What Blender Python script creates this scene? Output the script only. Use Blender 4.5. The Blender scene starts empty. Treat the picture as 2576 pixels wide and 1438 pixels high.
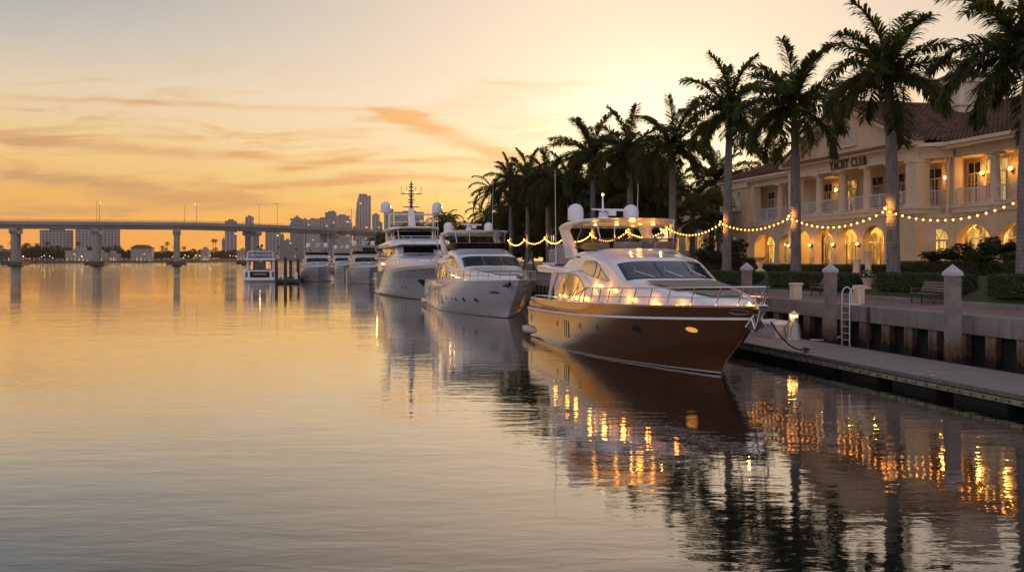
import bpy, bmesh, math, random
from math import sin, cos, pi, radians, sqrt, tan, atan2, exp
from mathutils import Vector, Matrix, noise

scene = bpy.context.scene
COL = scene.collection
rnd = random.Random(7)

# ------------------------------------------------------------------ camera
# World axes: +Y runs along the quay away from the viewer, +X runs inland, water level z = 0.
CAM_H = 4.0
TH = math.atan(528.0 / (35 / 36 * 2576))
cam_d = bpy.data.cameras.new('camera')
cam = bpy.data.objects.new('camera', cam_d)
COL.objects.link(cam)
cam.location = (0, 0, CAM_H)
cam.rotation_euler = (radians(90), 0, -TH)
cam_d.sensor_width = 36
cam_d.lens = 35
cam_d.shift_y = -70.0 / 2576
cam_d.clip_start = 0.1
cam_d.clip_end = 20000
scene.camera = cam

# ------------------------------------------------------------------ exposure and sampling
scene.view_settings.view_transform = 'Standard'
scene.view_settings.look = 'None'
scene.view_settings.exposure = 0.15
scene.view_settings.gamma = 1.0
scene.render.engine = 'CYCLES'
scene.cycles.use_denoising = True
try:
    scene.cycles.denoiser = 'OPENIMAGEDENOISE'
    scene.cycles.denoising_input_passes = 'RGB_ALBEDO_NORMAL'
except Exception:
    pass
scene.cycles.max_bounces = 7
scene.cycles.diffuse_bounces = 3
scene.cycles.glossy_bounces = 4
scene.cycles.transmission_bounces = 4
scene.cycles.transparent_max_bounces = 8
scene.cycles.volume_bounces = 0
scene.cycles.caustics_reflective = True
scene.cycles.caustics_refractive = False
scene.cycles.sample_clamp_indirect = 3.0
scene.cycles.blur_glossy = 0.6

# ------------------------------------------------------------------ node helpers
class NT:
    """small expression builder over a node tree"""
    def __init__(self, tree):
        self.t = tree
    def n(self, typ, **kw):
        nd = self.t.nodes.new(typ)
        for k, v in kw.items():
            setattr(nd, k, v)
        return nd
    def put(self, sock, v):
        if hasattr(v, 'is_output'):
            self.t.links.new(v, sock)
        else:
            sock.default_value = v
    def m(self, op, a, b=None, c=None, clamp=False):
        nd = self.n('ShaderNodeMath', operation=op, use_clamp=clamp)
        self.put(nd.inputs[0], a)
        if b is not None: self.put(nd.inputs[1], b)
        if c is not None: self.put(nd.inputs[2], c)
        return nd.outputs[0]
    def vm(self, op, a, b=None):
        nd = self.n('ShaderNodeVectorMath', operation=op)
        self.put(nd.inputs[0], a)
        if b is not None: self.put(nd.inputs[1], b)
        return nd.outputs['Value'] if op in ('DOT_PRODUCT', 'LENGTH') else nd.outputs[0]
    def sstep(self, x, lo, hi):
        nd = self.n('ShaderNodeMapRange', interpolation_type='SMOOTHSTEP')
        self.put(nd.inputs[0], x); self.put(nd.inputs[1], lo); self.put(nd.inputs[2], hi)
        return nd.outputs[0]
    def lin(self, x, lo, hi, a=0.0, b=1.0):
        nd = self.n('ShaderNodeMapRange')
        self.put(nd.inputs[0], x); self.put(nd.inputs[1], lo); self.put(nd.inputs[2], hi)
        self.put(nd.inputs[3], a); self.put(nd.inputs[4], b)
        return nd.outputs[0]
    def ramp(self, x, stops, interp='LINEAR'):
        nd = self.n('ShaderNodeValToRGB')
        cr = nd.color_ramp
        cr.interpolation = interp
        while len(cr.elements) < len(stops): cr.elements.new(0.5)
        for e, (p, c) in zip(cr.elements, stops):
            e.position = p; e.color = (c[0], c[1], c[2], 1)
        self.put(nd.inputs[0], x)
        return nd.outputs[0]
    def mix(self, f, a, b, blend='MIX'):
        nd = self.n('ShaderNodeMix', data_type='RGBA', blend_type=blend)
        self.put(nd.inputs[0], f)
        for s, v in ((nd.inputs[6], a), (nd.inputs[7], b)):
            if not hasattr(v, 'is_output') and len(v) == 3: v = (*v, 1)
            self.put(s, v)
        return nd.outputs[2]
    def noise(self, vec, scale, detail=4, rough=0.55, dist=0.0):
        nd = self.n('ShaderNodeTexNoise')
        if vec is not None: self.put(nd.inputs['Vector'], vec)
        nd.inputs['Scale'].default_value = scale
        nd.inputs['Detail'].default_value = detail
        nd.inputs['Roughness'].default_value = rough
        nd.inputs['Distortion'].default_value = dist
        return nd.outputs['Fac']
    def xyz(self, x, y, z):
        nd = self.n('ShaderNodeCombineXYZ')
        for s, v in zip(nd.inputs, (x, y, z)): self.put(s, v)
        return nd.outputs[0]
    def sep(self, v):
        nd = self.n('ShaderNodeSeparateXYZ')
        self.put(nd.inputs[0], v)
        return nd.outputs
    def mapping(self, v, scale=(1, 1, 1), rot=(0, 0, 0), loc=(0, 0, 0)):
        nd = self.n('ShaderNodeMapping')
        self.put(nd.inputs[0], v)
        nd.inputs['Location'].default_value = loc
        nd.inputs['Rotation'].default_value = rot
        nd.inputs['Scale'].default_value = scale
        return nd.outputs[0]

# ------------------------------------------------------------------ sky
SUN_AZ = radians(20.4)      # from +Y towards +X
SUN_EL = radians(3.4)
sun_dir = Vector((sin(SUN_AZ) * cos(SUN_EL), cos(SUN_AZ) * cos(SUN_EL), sin(SUN_EL)))

world = bpy.data.worlds.new('World')
scene.world = world
world.use_nodes = True
wt = world.node_tree
for nd in list(wt.nodes): wt.nodes.remove(nd)
W = NT(wt)
D = W.n('ShaderNodeTexCoord').outputs['Generated']
dz = W.sep(D)[2]
el = W.m('MULTIPLY', W.m('ARCSINE', dz), 180 / pi)
elp = W.m('MULTIPLY', W.m('MAXIMUM', el, 0.0), 1 / 90.0)
elr = W.m('POWER', elp, 0.5)            # ramp position: sqrt of elevation / 90
def ep(d): return sqrt(d / 90.0)
SKY_FAR = [(0, (.96, .35, .075)), (ep(1.6), (1.0, .40, .075)), (ep(3.4), (.93, .48, .12)), (ep(6), (.88, .58, .24)),
           (ep(9), (.75, .60, .41)), (ep(12), (.49, .47, .43)), (ep(15), (.31, .34, .36)), (ep(18), (.15, .16, .17)), (ep(25), (.13, .15, .18)), (ep(45), (.22, .25, .33)), (1, (.22, .26, .35))]
SKY_SUN = [(0, (1.04, .44, .05)), (ep(1.6), (1.06, .54, .06)), (ep(3.4), (1.02, .70, .19)), (ep(6), (.96, .76, .45)),
           (ep(9), (.92, .74, .54)), (ep(12), (.87, .69, .51)), (ep(15), (.83, .65, .50)), (ep(18), (.66, .53, .46)), (ep(25), (.48, .43, .43)), (ep(45), (.32, .33, .40)), (1, (.22, .26, .35))]
SKY_BACK = [(0, (.50, .47, .58)), (ep(4), (.62, .54, .65)), (ep(12), (.76, .65, .74)), (ep(25), (.68, .64, .80)), (ep(45), (.46, .47, .60)), (1, (.22, .26, .35))]
hd = W.vm('NORMALIZE', W.vm('MULTIPLY', D, (1, 1, 0)))
azd = W.vm('DOT_PRODUCT', hd, (sin(SUN_AZ), cos(SUN_AZ), 0))
azang = W.m('MULTIPLY', W.m('ARCCOSINE', W.m('MINIMUM', W.m('MAXIMUM', azd, -1.0), 1.0)), 180 / pi)
f_sun = W.m('SUBTRACT', 1.0, W.sstep(azang, 3.0, 39.0))
f_back = W.sstep(azang, 60.0, 115.0)
sky = W.mix(f_sun, W.ramp(elr, SKY_FAR), W.ramp(elr, SKY_SUN))
# clouds, laid out on directions of the sky around the quay's end
FW = Vector((sin(TH), cos(TH), 0)); RT = Vector((cos(TH), -sin(TH), 0))
fwd = W.m('MAXIMUM', W.vm('DOT_PRODUCT', D, tuple(FW)), 0.02)
gx = W.m('DIVIDE', W.vm('DOT_PRODUCT', D, tuple(RT)), fwd)
gy = W.m('DIVIDE', dz, fwd)
infront = W.sstep(W.vm('DOT_PRODUCT', D, tuple(FW)), 0.1, 0.35)
gv = W.xyz(gx, gy, 0.0)
warp = W.m('MULTIPLY', W.m('SUBTRACT', W.noise(W.mapping(gv, (1, 3.2, 1)), 7, 5, .6), 0.5), 0.020)
wisp = W.noise(W.mapping(gv, (1.0, 7.5, 1), (0, 0, radians(-3))), 6.5, 7, .62, .6)
gyw = W.m('ADD', gy, warp)
PX = 1 / 2504.0
STREAKS = [  # direction of start, end (in tangent units x2504 from the view axis), half width, strength
    (-360, 378, 80, 222, 19, .85), (-200, 305, 75, 238, 14, .7), (-340, 372, -230, 356, 7, .8), (-590, 222, -383, 250, 11, 1.0), (-1320, 300, -540, 245, 13, .75), (-1320, 212, -820, 175, 17, .95),
    (-1100, 160, -580, 142, 15, .8), (-1320, 118, -600, 128, 14, .6), (-690, 185, -280, 190, 10, .75), (-1320, 405, -380, 372, 8, .35),
    (-390, 240, -60, 246, 7, .6), (-640, 105, -100, 120, 10, .45), (-420, 205, 100, 190, 8, .4), (-150, 450, 250, 430, 8, .2), (450, 330, 1300, 300, 14, .3)]
cl = None
for (x0, y0, x1, y1, w, st) in STREAKS:
    x0, y0, x1, y1, w = [q * PX for q in (x0, y0, x1, y1, w)]
    sl = (y1 - y0) / (x1 - x0)
    d = W.m('DIVIDE', W.m('SUBTRACT', W.m('SUBTRACT', gyw, y0 - sl * x0), W.m('MULTIPLY', gx, sl)), w)
    g = W.m('POWER', 2.718, W.m('MULTIPLY', W.m('MULTIPLY', d, d), -1.0))
    e = min(.05, (x1 - x0) * .3)
    rng = W.m('MULTIPLY', W.sstep(gx, x0 - .02, x0 + e), W.m('SUBTRACT', 1.0, W.sstep(gx, x1 - e, x1 + .02)))
    q = W.m('MULTIPLY', W.m('MULTIPLY', g, rng), st)
    cl = q if cl is None else W.m('ADD', cl, q)
cl = W.m('MULTIPLY', W.m('MINIMUM', W.m('MULTIPLY', cl, W.lin(wisp, .38, .58, .50, 1.7)), 1.0), infront)
band = W.m('MULTIPLY', W.sstep(el, .3, 2.0), W.m('SUBTRACT', 1.0, W.sstep(el, 6.0, 12.0)))
cl2 = W.m('MULTIPLY', W.m('MULTIPLY', W.sstep(wisp, .49, .66), band), .65)
cl = W.m('MINIMUM', W.m('ADD', cl, cl2), 1.0)
ccol = W.mix(W.m('POWER', f_sun, 1.0), (.60, .33, .15), (.93, .43, .12))
sky = W.mix(W.m('MULTIPLY', cl, W.m('SUBTRACT', .92, W.m('MULTIPLY', f_sun, .04))), sky, ccol)
sky = W.mix(f_back, sky, W.ramp(elr, SKY_BACK))
# glow round the low sun
sd = W.m('MAXIMUM', W.vm('DOT_PRODUCT', D, tuple(sun_dir)), 0.0)
glow = W.m('ADD', W.m('MULTIPLY', W.m('POWER', sd, 50.0), .26), W.m('MULTIPLY', W.m('POWER', sd, 220.0), .75))
gl = W.n('ShaderNodeMix', data_type='RGBA', blend_type='ADD')
gl.inputs[0].default_value = 1.0
W.put(gl.inputs[6], sky)
W.put(gl.inputs[7], W.vm('MULTIPLY', W.xyz(glow, glow, glow), (1.0, .86, .58)))
bg = W.n('ShaderNodeBackground')
W.put(bg.inputs['Color'], gl.outputs[2])
bg.inputs['Strength'].default_value = 1.0
nish = W.n('ShaderNodeTexSky', sky_type='NISHITA', sun_disc=False)
nish.sun_elevation = SUN_EL
nish.sun_rotation = SUN_AZ
bg2 = W.n('ShaderNodeBackground')
W.put(bg2.inputs['Color'], nish.outputs[0])
bg2.inputs["Strength"].default_value = 0.005
add = W.n('ShaderNodeAddShader')
wt.links.new(bg.outputs[0], add.inputs[0]); wt.links.new(bg2.outputs[0], add.inputs[1])
wo = W.n('ShaderNodeOutputWorld')
wt.links.new(add.outputs[0], wo.inputs['Surface'])
try:
    world.cycles.sampling_method = 'MANUAL'; world.cycles.sample_map_resolution = 1024
except Exception:
    pass

sun_l = bpy.data.lights.new('sun', 'SUN')
sun_l.energy = 1.0
sun_l.angle = radians(0.5)
sun_l.color = (1.0, .62, .30)
sun_o = bpy.data.objects.new('sun', sun_l)
COL.objects.link(sun_o)
sun_o.rotation_euler = (-sun_dir).to_track_quat('-Z', 'Y').to_euler()

# ------------------------------------------------------------------ object helpers
def tag(o, label=None, cat=None, group=None, kind=None):
    if label: o['label'] = label
    if cat: o['category'] = cat
    if group: o['group'] = group
    if kind: o['kind'] = kind
    return o

def thing(name, label, cat, loc=(0, 0, 0), rz=0.0, group=None):
    o = bpy.data.objects.new(name, None)
    o.empty_display_size = .3
    COL.objects.link(o)
    o.location = loc; o.rotation_euler = (0, 0, rz)
    return tag(o, label, cat, group)

class MB:
    """mesh builder: collects faces, then links ONE mesh object"""
    def __init__(self):
        self.v = []; self.f = []
    def vs(self, pts):
        b = len(self.v); self.v.extend([tuple(p) for p in pts]); return b
    def face(self, pts):
        b = self.vs(pts); self.f.append(tuple(range(b, b + len(pts))))
    def box(self, x0, y0, z0, x1, y1, z1):
        b = self.vs([(x0, y0, z0), (x1, y0, z0), (x1, y1, z0), (x0, y1, z0), (x0, y0, z1), (x1, y0, z1), (x1, y1, z1), (x0, y1, z1)])
        self.f += [tuple(b + i for i in q) for q in ((3, 2, 1, 0), (4, 5, 6, 7), (0, 1, 5, 4), (1, 2, 6, 5), (2, 3, 7, 6), (3, 0, 4, 7))]
    def cbox(self, c, s):
        self.box(c[0] - s[0] / 2, c[1] - s[1] / 2, c[2] - s[2] / 2, c[0] + s[0] / 2, c[1] + s[1] / 2, c[2] + s[2] / 2)
    def obox(self, a, b, w, h, up=(0, 0, 1)):
        """bar of w x h section from a to b"""
        a, b = Vector(a), Vector(b); d = (b - a).normalized(); u = Vector(up)
        s = d.cross(u)
        if s.length < 1e-4: s = d.cross(Vector((1, 0, 0)))
        s.normalize(); u = s.cross(d)
        pts = []
        for p in (a, b):
            for i, j in ((-1, -1), (1, -1), (1, 1), (-1, 1)):
                pts.append(p + s * (i * w / 2) + u * (j * h / 2))
        k = self.vs(pts)
        self.f += [tuple(k + i for i in q) for q in ((0, 1, 2, 3), (7, 6, 5, 4), (0, 4, 5, 1), (1, 5, 6, 2), (2, 6, 7, 3), (3, 7, 4, 0))]
    def tube(self, pts, r, n=8, cap=True):
        pts = [Vector(p) for p in pts]
        rs = r if isinstance(r, (list, tuple)) else [r] * len(pts)
        prev = None; rings = []
        for i, p in enumerate(pts):
            d = (pts[min(i + 1, len(pts) - 1)] - pts[max(i - 1, 0)]).normalized()
            if prev is None:
                u = Vector((0, 0, 1)) if abs(d.z) < .9 else Vector((1, 0, 0))
                s = d.cross(u).normalized()
            else:
                s = prev - d * prev.dot(d)
                s = s.normalized() if s.length > 1e-6 else d.orthogonal().normalized()
            prev = s; u = s.cross(d)
            rings.append(self.vs([p + (s * cos(2 * pi * k / n) + u * sin(2 * pi * k / n)) * rs[i] for k in range(n)]))
        for a, b in zip(rings, rings[1:]):
            for k in range(n):
                self.f.append((a + k, a + (k + 1) % n, b + (k + 1) % n, b + k))
        if cap:
            self.f.append(tuple(rings[0] + k for k in reversed(range(n))))
            self.f.append(tuple(rings[-1] + k for k in range(n)))
    def lathe(self, prof, c=(0, 0, 0), n=20, a0=0.0):
        rings = [self.vs([(c[0] + r * cos(a0 + 2 * pi * k / n), c[1] + r * sin(a0 + 2 * pi * k / n), c[2] + z) for k in range(n)]) for r, z in prof]
        for a, b in zip(rings, rings[1:]):
            for k in range(n):
                self.f.append((a + k, a + (k + 1) % n, b + (k + 1) % n, b + k))
        self.f.append(tuple(rings[0] + k for k in reversed(range(n))))
        self.f.append(tuple(rings[-1] + k for k in range(n)))
    def grid(self, rows, flip=False, closed=False):
        n = len(rows[0]); b = [self.vs(r) for r in rows]
        for a, c in zip(b, b[1:]):
            for k in range(n if closed else n - 1):
                q = (a + k, a + (k + 1) % n, c + (k + 1) % n, c + k)
                self.f.append(q[::-1] if flip else q)
    def prism(self, poly, axis, a, b):
        """extrude 2D polygon along axis from a to b; poly in the two other axes in order"""
        def P(p, t):
            return {'x': (t, p[0], p[1]), 'y': (p[0], t, p[1]), 'z': (p[0], p[1], t)}[axis]
        n = len(poly)
        i = self.vs([P(p, a) for p in poly]); j = self.vs([P(p, b) for p in poly])
        self.f.append(tuple(i + k for k in range(n))[::-1]); self.f.append(tuple(j + k for k in range(n)))
        for k in range(n):
            self.f.append((i + k, i + (k + 1) % n, j + (k + 1) % n, j + k))
    def sphere(self, c, r, n=10, m=6, sz=1.0):
        self.lathe([(max(r * sin(pi * k / m), 1e-4), -r * sz * cos(pi * k / m)) for k in range(m + 1)], c, n)
    def build(self, name, mat, parent=None, smooth=None, bevel=0.0, fix=True, label=None):
        me = bpy.data.meshes.new(name)
        me.from_pydata(self.v, [], self.f)
        if fix:
            bm = bmesh.new(); bm.from_mesh(me)
            bmesh.ops.remove_doubles(bm, verts=bm.verts, dist=1e-4)
            bmesh.ops.recalc_face_normals(bm, faces=bm.faces)
            bm.to_mesh(me); bm.free()
        if smooth is not None:
            me.polygons.foreach_set('use_smooth', [True] * len(me.polygons))
            me.set_sharp_from_angle(angle=radians(smooth))
        me.update()
        for m in (mat if isinstance(mat, (list, tuple)) else [mat]): me.materials.append(m)
        o = bpy.data.objects.new(name, me)
        COL.objects.link(o)
        if parent is not None: o.parent = parent
        if bevel:
            md = o.modifiers.new('bevel', 'BEVEL'); md.width = bevel; md.segments = 2; md.limit_method = 'ANGLE'; md.angle_limit = radians(40)
        if label: o['label'] = label
        return o

def copy_tree(o, parent=None):
    c = o.copy(); COL.objects.link(c)
    if parent is not None:
        c.parent = parent
    for ch in list(o.children): copy_tree(ch, c)
    return c

def lamp(name, parent, loc, power, color=(1.0, .52, .16), radius=.05, spot=None, aim=None):
    l = bpy.data.lights.new(name, 'SPOT' if spot else 'POINT')
    l.energy = power; l.color = color; l.shadow_soft_size = radius
    if spot: l.spot_size = radians(spot); l.spot_blend = .7
    o = bpy.data.objects.new(name, l); COL.objects.link(o)
    o.location = loc
    if aim is not None: o.rotation_euler = Vector(aim).to_track_quat('-Z', 'Y').to_euler()
    if parent is not None: o.parent = parent
    return o

def pchip(xs, ys):
    n = len(xs)
    h = [xs[i + 1] - xs[i] for i in range(n - 1)]
    d = [(ys[i + 1] - ys[i]) / h[i] for i in range(n - 1)]
    m = [d[0]] + [0 if d[i - 1] * d[i] <= 0 else 2 * d[i - 1] * d[i] / (d[i - 1] + d[i]) for i in range(1, n - 1)] + [d[-1]]
    def f(x):
        if x <= xs[0]: return ys[0]
        if x >= xs[-1]: return ys[-1]
        i = 0
        while x > xs[i + 1]: i += 1
        t = (x - xs[i]) / h[i]
        return (ys[i] * (1 + 2 * t) * (1 - t) ** 2 + h[i] * m[i] * t * (1 - t) ** 2 + ys[i + 1] * t * t * (3 - 2 * t) + h[i] * m[i + 1] * t * t * (t - 1))
    return f
def frange(a, b, n): return [a + (b - a) * i / (n - 1) for i in range(n)]

# ------------------------------------------------------------------ materials
MATS = {}
def mat(name, col, rough=.5, metal=0.0, var=0.0, vscale=3.0, vcol=None, bump=0.0, bscale=40.0, coat=0.0, emit=None, es=0.0, spec=.5, stretch=(1, 1, 1), world=False, streak=0.0):
    if name in MATS: return MATS[name]
    m = bpy.data.materials.new(name); m.use_nodes = True
    t = m.node_tree; N = NT(t); p = t.nodes['Principled BSDF']
    p.inputs['Roughness'].default_value = rough
    p.inputs['Metallic'].default_value = metal
    p.inputs['Specular IOR Level'].default_value = spec
    p.inputs['Coat Weight'].default_value = coat
    p.inputs['Coat Roughness'].default_value = .04
    c = (*col, 1)
    p.inputs['Base Color'].default_value = c
    co = N.n('ShaderNodeNewGeometry').outputs['Position'] if world else N.n('ShaderNodeTexCoord').outputs['Object']
    if var:
        f = N.noise(N.mapping(co, stretch), vscale, 6, .6)
        f = N.sstep(f, .3, .7)
        v2 = vcol if vcol else tuple(max(0, q * (1 - var)) for q in col)
        cc = N.mix(f, c, (*v2, 1))
        if streak:
            g = N.sstep(N.noise(N.mapping(co, (1, 1, .12)), 2.2, 5, .6), .5, .75)
            cc = N.mix(N.m('MULTIPLY', g, streak), cc, tuple(q * .45 for q in col))
        N.put(p.inputs['Base Color'], cc)
        N.put(p.inputs['Roughness'], N.lin(f, 0, 1, rough * .85, min(1, rough * 1.2)))
    if bump:
        b = N.n('ShaderNodeBump'); b.inputs['Strength'].default_value = bump; b.inputs['Distance'].default_value = .02
        N.put(b.inputs['Height'], N.noise(co, bscale, 5, .6))
        N.put(p.inputs['Normal'], b.outputs[0])
    if emit:
        p.inputs['Emission Color'].default_value = (*emit, 1); p.inputs['Emission Strength'].default_value = es
    MATS[name] = m
    return m

def M_leaf(name, col, col2, trans=.35):
    m = bpy.data.materials.new(name); m.use_nodes = True
    t = m.node_tree; N = NT(t)
    for nd in list(t.nodes): t.nodes.remove(nd)
    rn = N.n('ShaderNodeObjectInfo').outputs['Random']
    co = N.n('ShaderNodeTexCoord').outputs['Object']
    f = N.sstep(N.noise(co, 1.4, 4, .6), .32, .68)
    c = N.mix(f, col, col2)
    c = N.mix(N.lin(rn, 0, 1, 0, .3), c, tuple(q * .6 for q in col))
    d = N.n('ShaderNodeBsdfPrincipled'); N.put(d.inputs['Base Color'], c)
    d.inputs['Roughness'].default_value = .5; d.inputs['Specular IOR Level'].default_value = .3
    tr = N.n('ShaderNodeBsdfTranslucent'); N.put(tr.inputs['Color'], N.mix(.5, c, (.25, .26, .03, 1)))
    mx = N.n('ShaderNodeMixShader'); mx.inputs[0].default_value = trans
    t.links.new(d.outputs[0], mx.inputs[1]); t.links.new(tr.outputs[0], mx.inputs[2])
    o = N.n('ShaderNodeOutputMaterial'); t.links.new(mx.outputs[0], o.inputs[0])
    return m
# ================================================================== SETTING
def M_water():
    m = bpy.data.materials.new('water'); m.use_nodes = True
    t = m.node_tree; N = NT(t)
    for nd in list(t.nodes): t.nodes.remove(nd)
    pos = N.n('ShaderNodeNewGeometry').outputs['Position']
    pr = N.mapping(pos, (1, 1, 1), (0, 0, TH))      # crests lie roughly across the fairway
    calm = N.lin(N.noise(N.mapping(pr, (.25, 1.0, 1)), .03, 4, .6), .35, .65, .45, 1.30)
    breeze = N.lin(N.sep(pr)[1], 110, 420, 1.0, 6.5)
    h = None
    for sc, st, amp, det, dist in ((.22, (.6, 1, 1), .010, 2, 0), (.9, (.40, 1, 1), .0060, 2, .3), (2.6, (.42, 1, 1), .0031, 3, .4), (8.0, (.5, 1, 1), .00060, 2, .4)):
        q = N.m('MULTIPLY', N.m('SUBTRACT', N.noise(N.mapping(pr, st), sc, det, .5, dist), .5), amp * 2)
        h = q if h is None else N.m('ADD', h, q)
    h = N.m('MULTIPLY', N.m('MULTIPLY', h, calm), breeze)
    b = N.n('ShaderNodeBump'); b.inputs['Strength'].default_value = 1.0; b.inputs['Distance'].default_value = 1.0
    N.put(b.inputs['Height'], h)
    fr = N.n('ShaderNodeFresnel'); fr.inputs['IOR'].default_value = 1.36; N.put(fr.inputs['Normal'], b.outputs[0])
    f = N.m('MINIMUM', N.m('MULTIPLY', N.m('POWER', fr.outputs[0], .72), 1.25), 1.0)
    d = N.n('ShaderNodeBsdfDiffuse'); d.inputs['Color'].default_value = (.008, .011, .010, 1)
    g = N.n('ShaderNodeBsdfGlossy'); g.inputs['Roughness'].default_value = .03; g.inputs['Color'].default_value = (1, .965, .92, 1); N.put(g.inputs['Normal'], b.outputs[0])
    mx = N.n('ShaderNodeMixShader'); N.put(mx.inputs[0], f)
    t.links.new(d.outputs[0], mx.inputs[1]); t.links.new(g.outputs[0], mx.inputs[2])
    o = N.n('ShaderNodeOutputMaterial'); t.links.new(mx.outputs[0], o.inputs[0])
    return m

def M_concrete(name, c, stain=.5, dark=None, vs=1.2):
    m = bpy.data.materials.new(name); m.use_nodes = True
    t = m.node_tree; N = NT(t); p = t.nodes['Principled BSDF']
    pos = N.n('ShaderNodeNewGeometry').outputs['Position']
    a = N.sstep(N.noise(pos, vs, 8, .65), .35, .68)
    b = N.sstep(N.noise(N.mapping(pos, (1, 1, .18)), 3.0, 6, .65), .48, .72)
    g = N.noise(pos, 45, 3, .6)
    col = N.mix(a, c, tuple(q * .68 for q in c))
    col = N.mix(N.m('MULTIPLY', b, stain), col, dark or tuple(q * .35 for q in c))
    col = N.mix(.18, col, N.mix(g, tuple(q * .5 for q in c), tuple(q * 1.4 for q in c)))
    N.put(p.inputs['Base Color'], col)
    p.inputs['Roughness'].default_value = .8
    bm = N.n('ShaderNodeBump'); bm.inputs['Strength'].default_value = .35; bm.inputs['Distance'].default_value = .02
    N.put(bm.inputs['Height'], N.m('ADD', g, a)); N.put(p.inputs['Normal'], bm.outputs[0])
    return m

def M_pile():
    """concrete, with a rusty brown and then black weedy band towards the water"""
    m = bpy.data.materials.new('tidal_concrete'); m.use_nodes = True
    t = m.node_tree; N = NT(t); p = t.nodes['Principled BSDF']
    pos = N.n('ShaderNodeNewGeometry').outputs['Position']
    z = N.sep(pos)[2]
    nz = N.m('ADD', z, N.m('MULTIPLY', N.m('SUBTRACT', N.noise(N.mapping(pos, (1, 1, .25)), 6, 5, .65), .5), .9))
    a = N.sstep(N.noise(pos, 2.2, 7, .65), .35, .7)
    c = N.mix(a, (.24, .20, .165), (.15, .13, .11))
    rust = N.mix(N.sstep(N.noise(pos, 9, 4, .6), .4, .62), (.17, .080, .035), (.085, .055, .032))
    c = N.mix(N.sstep(nz, 1.35, .85), c, rust)
    c = N.mix(N.sstep(nz, .78, .55), c, (.014, .013, .010))
    N.put(p.inputs['Base Color'], c); p.inputs['Roughness'].default_value = .85
    bm = N.n('ShaderNodeBump'); bm.inputs['Strength'].default_value = .4; bm.inputs['Distance'].default_value = .02
    N.put(bm.inputs['Height'], N.noise(pos, 25, 5, .65)); N.put(p.inputs['Normal'], bm.outputs[0])
    return m

def M_brick_paving():
    m = bpy.data.materials.new('brick_paving'); m.use_nodes = True
    t = m.node_tree; N = NT(t); p = t.nodes['Principled BSDF']
    pos = N.n('ShaderNodeNewGeometry').outputs['Position']
    br = N.n('ShaderNodeTexBrick')
    N.put(br.inputs['Vector'], N.mapping(pos, (1, 1, 1), (0, 0, radians(45))))
    br.inputs['Color1'].default_value = (.27, .135, .105, 1); br.inputs['Color2'].default_value = (.20, .105, .088, 1)
    br.inputs['Mortar'].default_value = (.16, .11, .09, 1)
    br.inputs['Scale'].default_value = 1.0; br.inputs['Brick Width'].default_value = .2; br.inputs['Row Height'].default_value = .1
    br.inputs['Mortar Size'].default_value = .006
    f = N.sstep(N.noise(pos, .9, 6, .6), .35, .7)
    N.put(p.inputs['Base Color'], N.mix(N.m('MULTIPLY', f, .5), br.outputs['Color'], (.24, .16, .14)))
    p.inputs['Roughness'].default_value = .75
    return m

def M_deck():
    m = bpy.data.materials.new('dock_boards'); m.use_nodes = True
    t = m.node_tree; N = NT(t); p = t.nodes['Principled BSDF']
    pos = N.n('ShaderNodeNewGeometry').outputs['Position']
    s = N.sep(pos)
    plank = N.m('FLOOR', N.m('MULTIPLY', s[1], 1 / .145))
    wn = N.n('ShaderNodeTexWhiteNoise', noise_dimensions='1D'); N.put(wn.inputs['W'], plank)
    grain = N.noise(N.mapping(pos, (.7, 14, 1)), 3.0, 5, .6)
    base = N.mix(wn.outputs['Value'], (.27, .22, .20), (.21, .175, .16))
    c = N.mix(N.m('MULTIPLY', N.sstep(grain, .4, .7), .45), base, (.17, .145, .13))
    c = N.mix(N.m('MULTIPLY', N.sstep(N.noise(pos, .8, 6, .6), .42, .72), .45), c, (.19, .165, .155))
    fr = N.m('FRACT', N.m('MULTIPLY', s[1], 1 / .145))
    gap = N.m('LESS_THAN', fr, .06)
    c = N.mix(N.m('MULTIPLY', gap, .7), c, (.05, .045, .04))
    N.put(p.inputs['Base Color'], c)
    N.put(p.inputs['Roughness'], N.lin(grain, .3, .7, .5, .75))
    bm = N.n('ShaderNodeBump'); bm.inputs['Strength'].default_value = .4; bm.inputs['Distance'].default_value = .006
    N.put(bm.inputs['Height'], N.m('SUBTRACT', grain, N.m('MULTIPLY', gap, 1.5))); N.put(p.inputs['Normal'], bm.outputs[0])
    return m

def M_grass():
    m = bpy.data.materials.new('lawn_grass'); m.use_nodes = True
    t = m.node_tree; N = NT(t); p = t.nodes['Principled BSDF']
    pos = N.n('ShaderNodeNewGeometry').outputs['Position']
    a = N.sstep(N.noise(pos, .5, 6, .6), .35, .7); b = N.noise(pos, 30, 4, .7)
    c = N.mix(a, (.045, .070, .012), (.085, .09, .018))
    N.put(p.inputs['Base Color'], N.mix(N.sstep(b, .35, .7), c, (.035, .05, .012)))
    p.inputs['Roughness'].default_value = .9
    bm = N.n('ShaderNodeBump'); bm.inputs['Strength'].default_value = 1.0; bm.inputs['Distance'].default_value = .05
    N.put(bm.inputs['Height'], b); N.put(p.inputs['Normal'], bm.outputs[0])
    return m

m_conc = M_concrete('weathered_concrete', (.26, .225, .19), .6)
m_kerb = M_concrete('kerb_concrete', (.25, .23, .22), .35)
m_tidal = M_pile()
m_white = mat('white_paint', (.74, .73, .72), .35, var=.12, vscale=2)
m_dark = mat('black_recess', (.012, .011, .010), .9)
m_steel = mat('polished_steel', (.62, .60, .58), .16, 1.0)
m_black = mat('black_rubber', (.02, .02, .02), .5)
m_soil = mat('shore_soil', (.09, .075, .05), .95, var=.4, vscale=.3, bump=.3)

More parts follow.
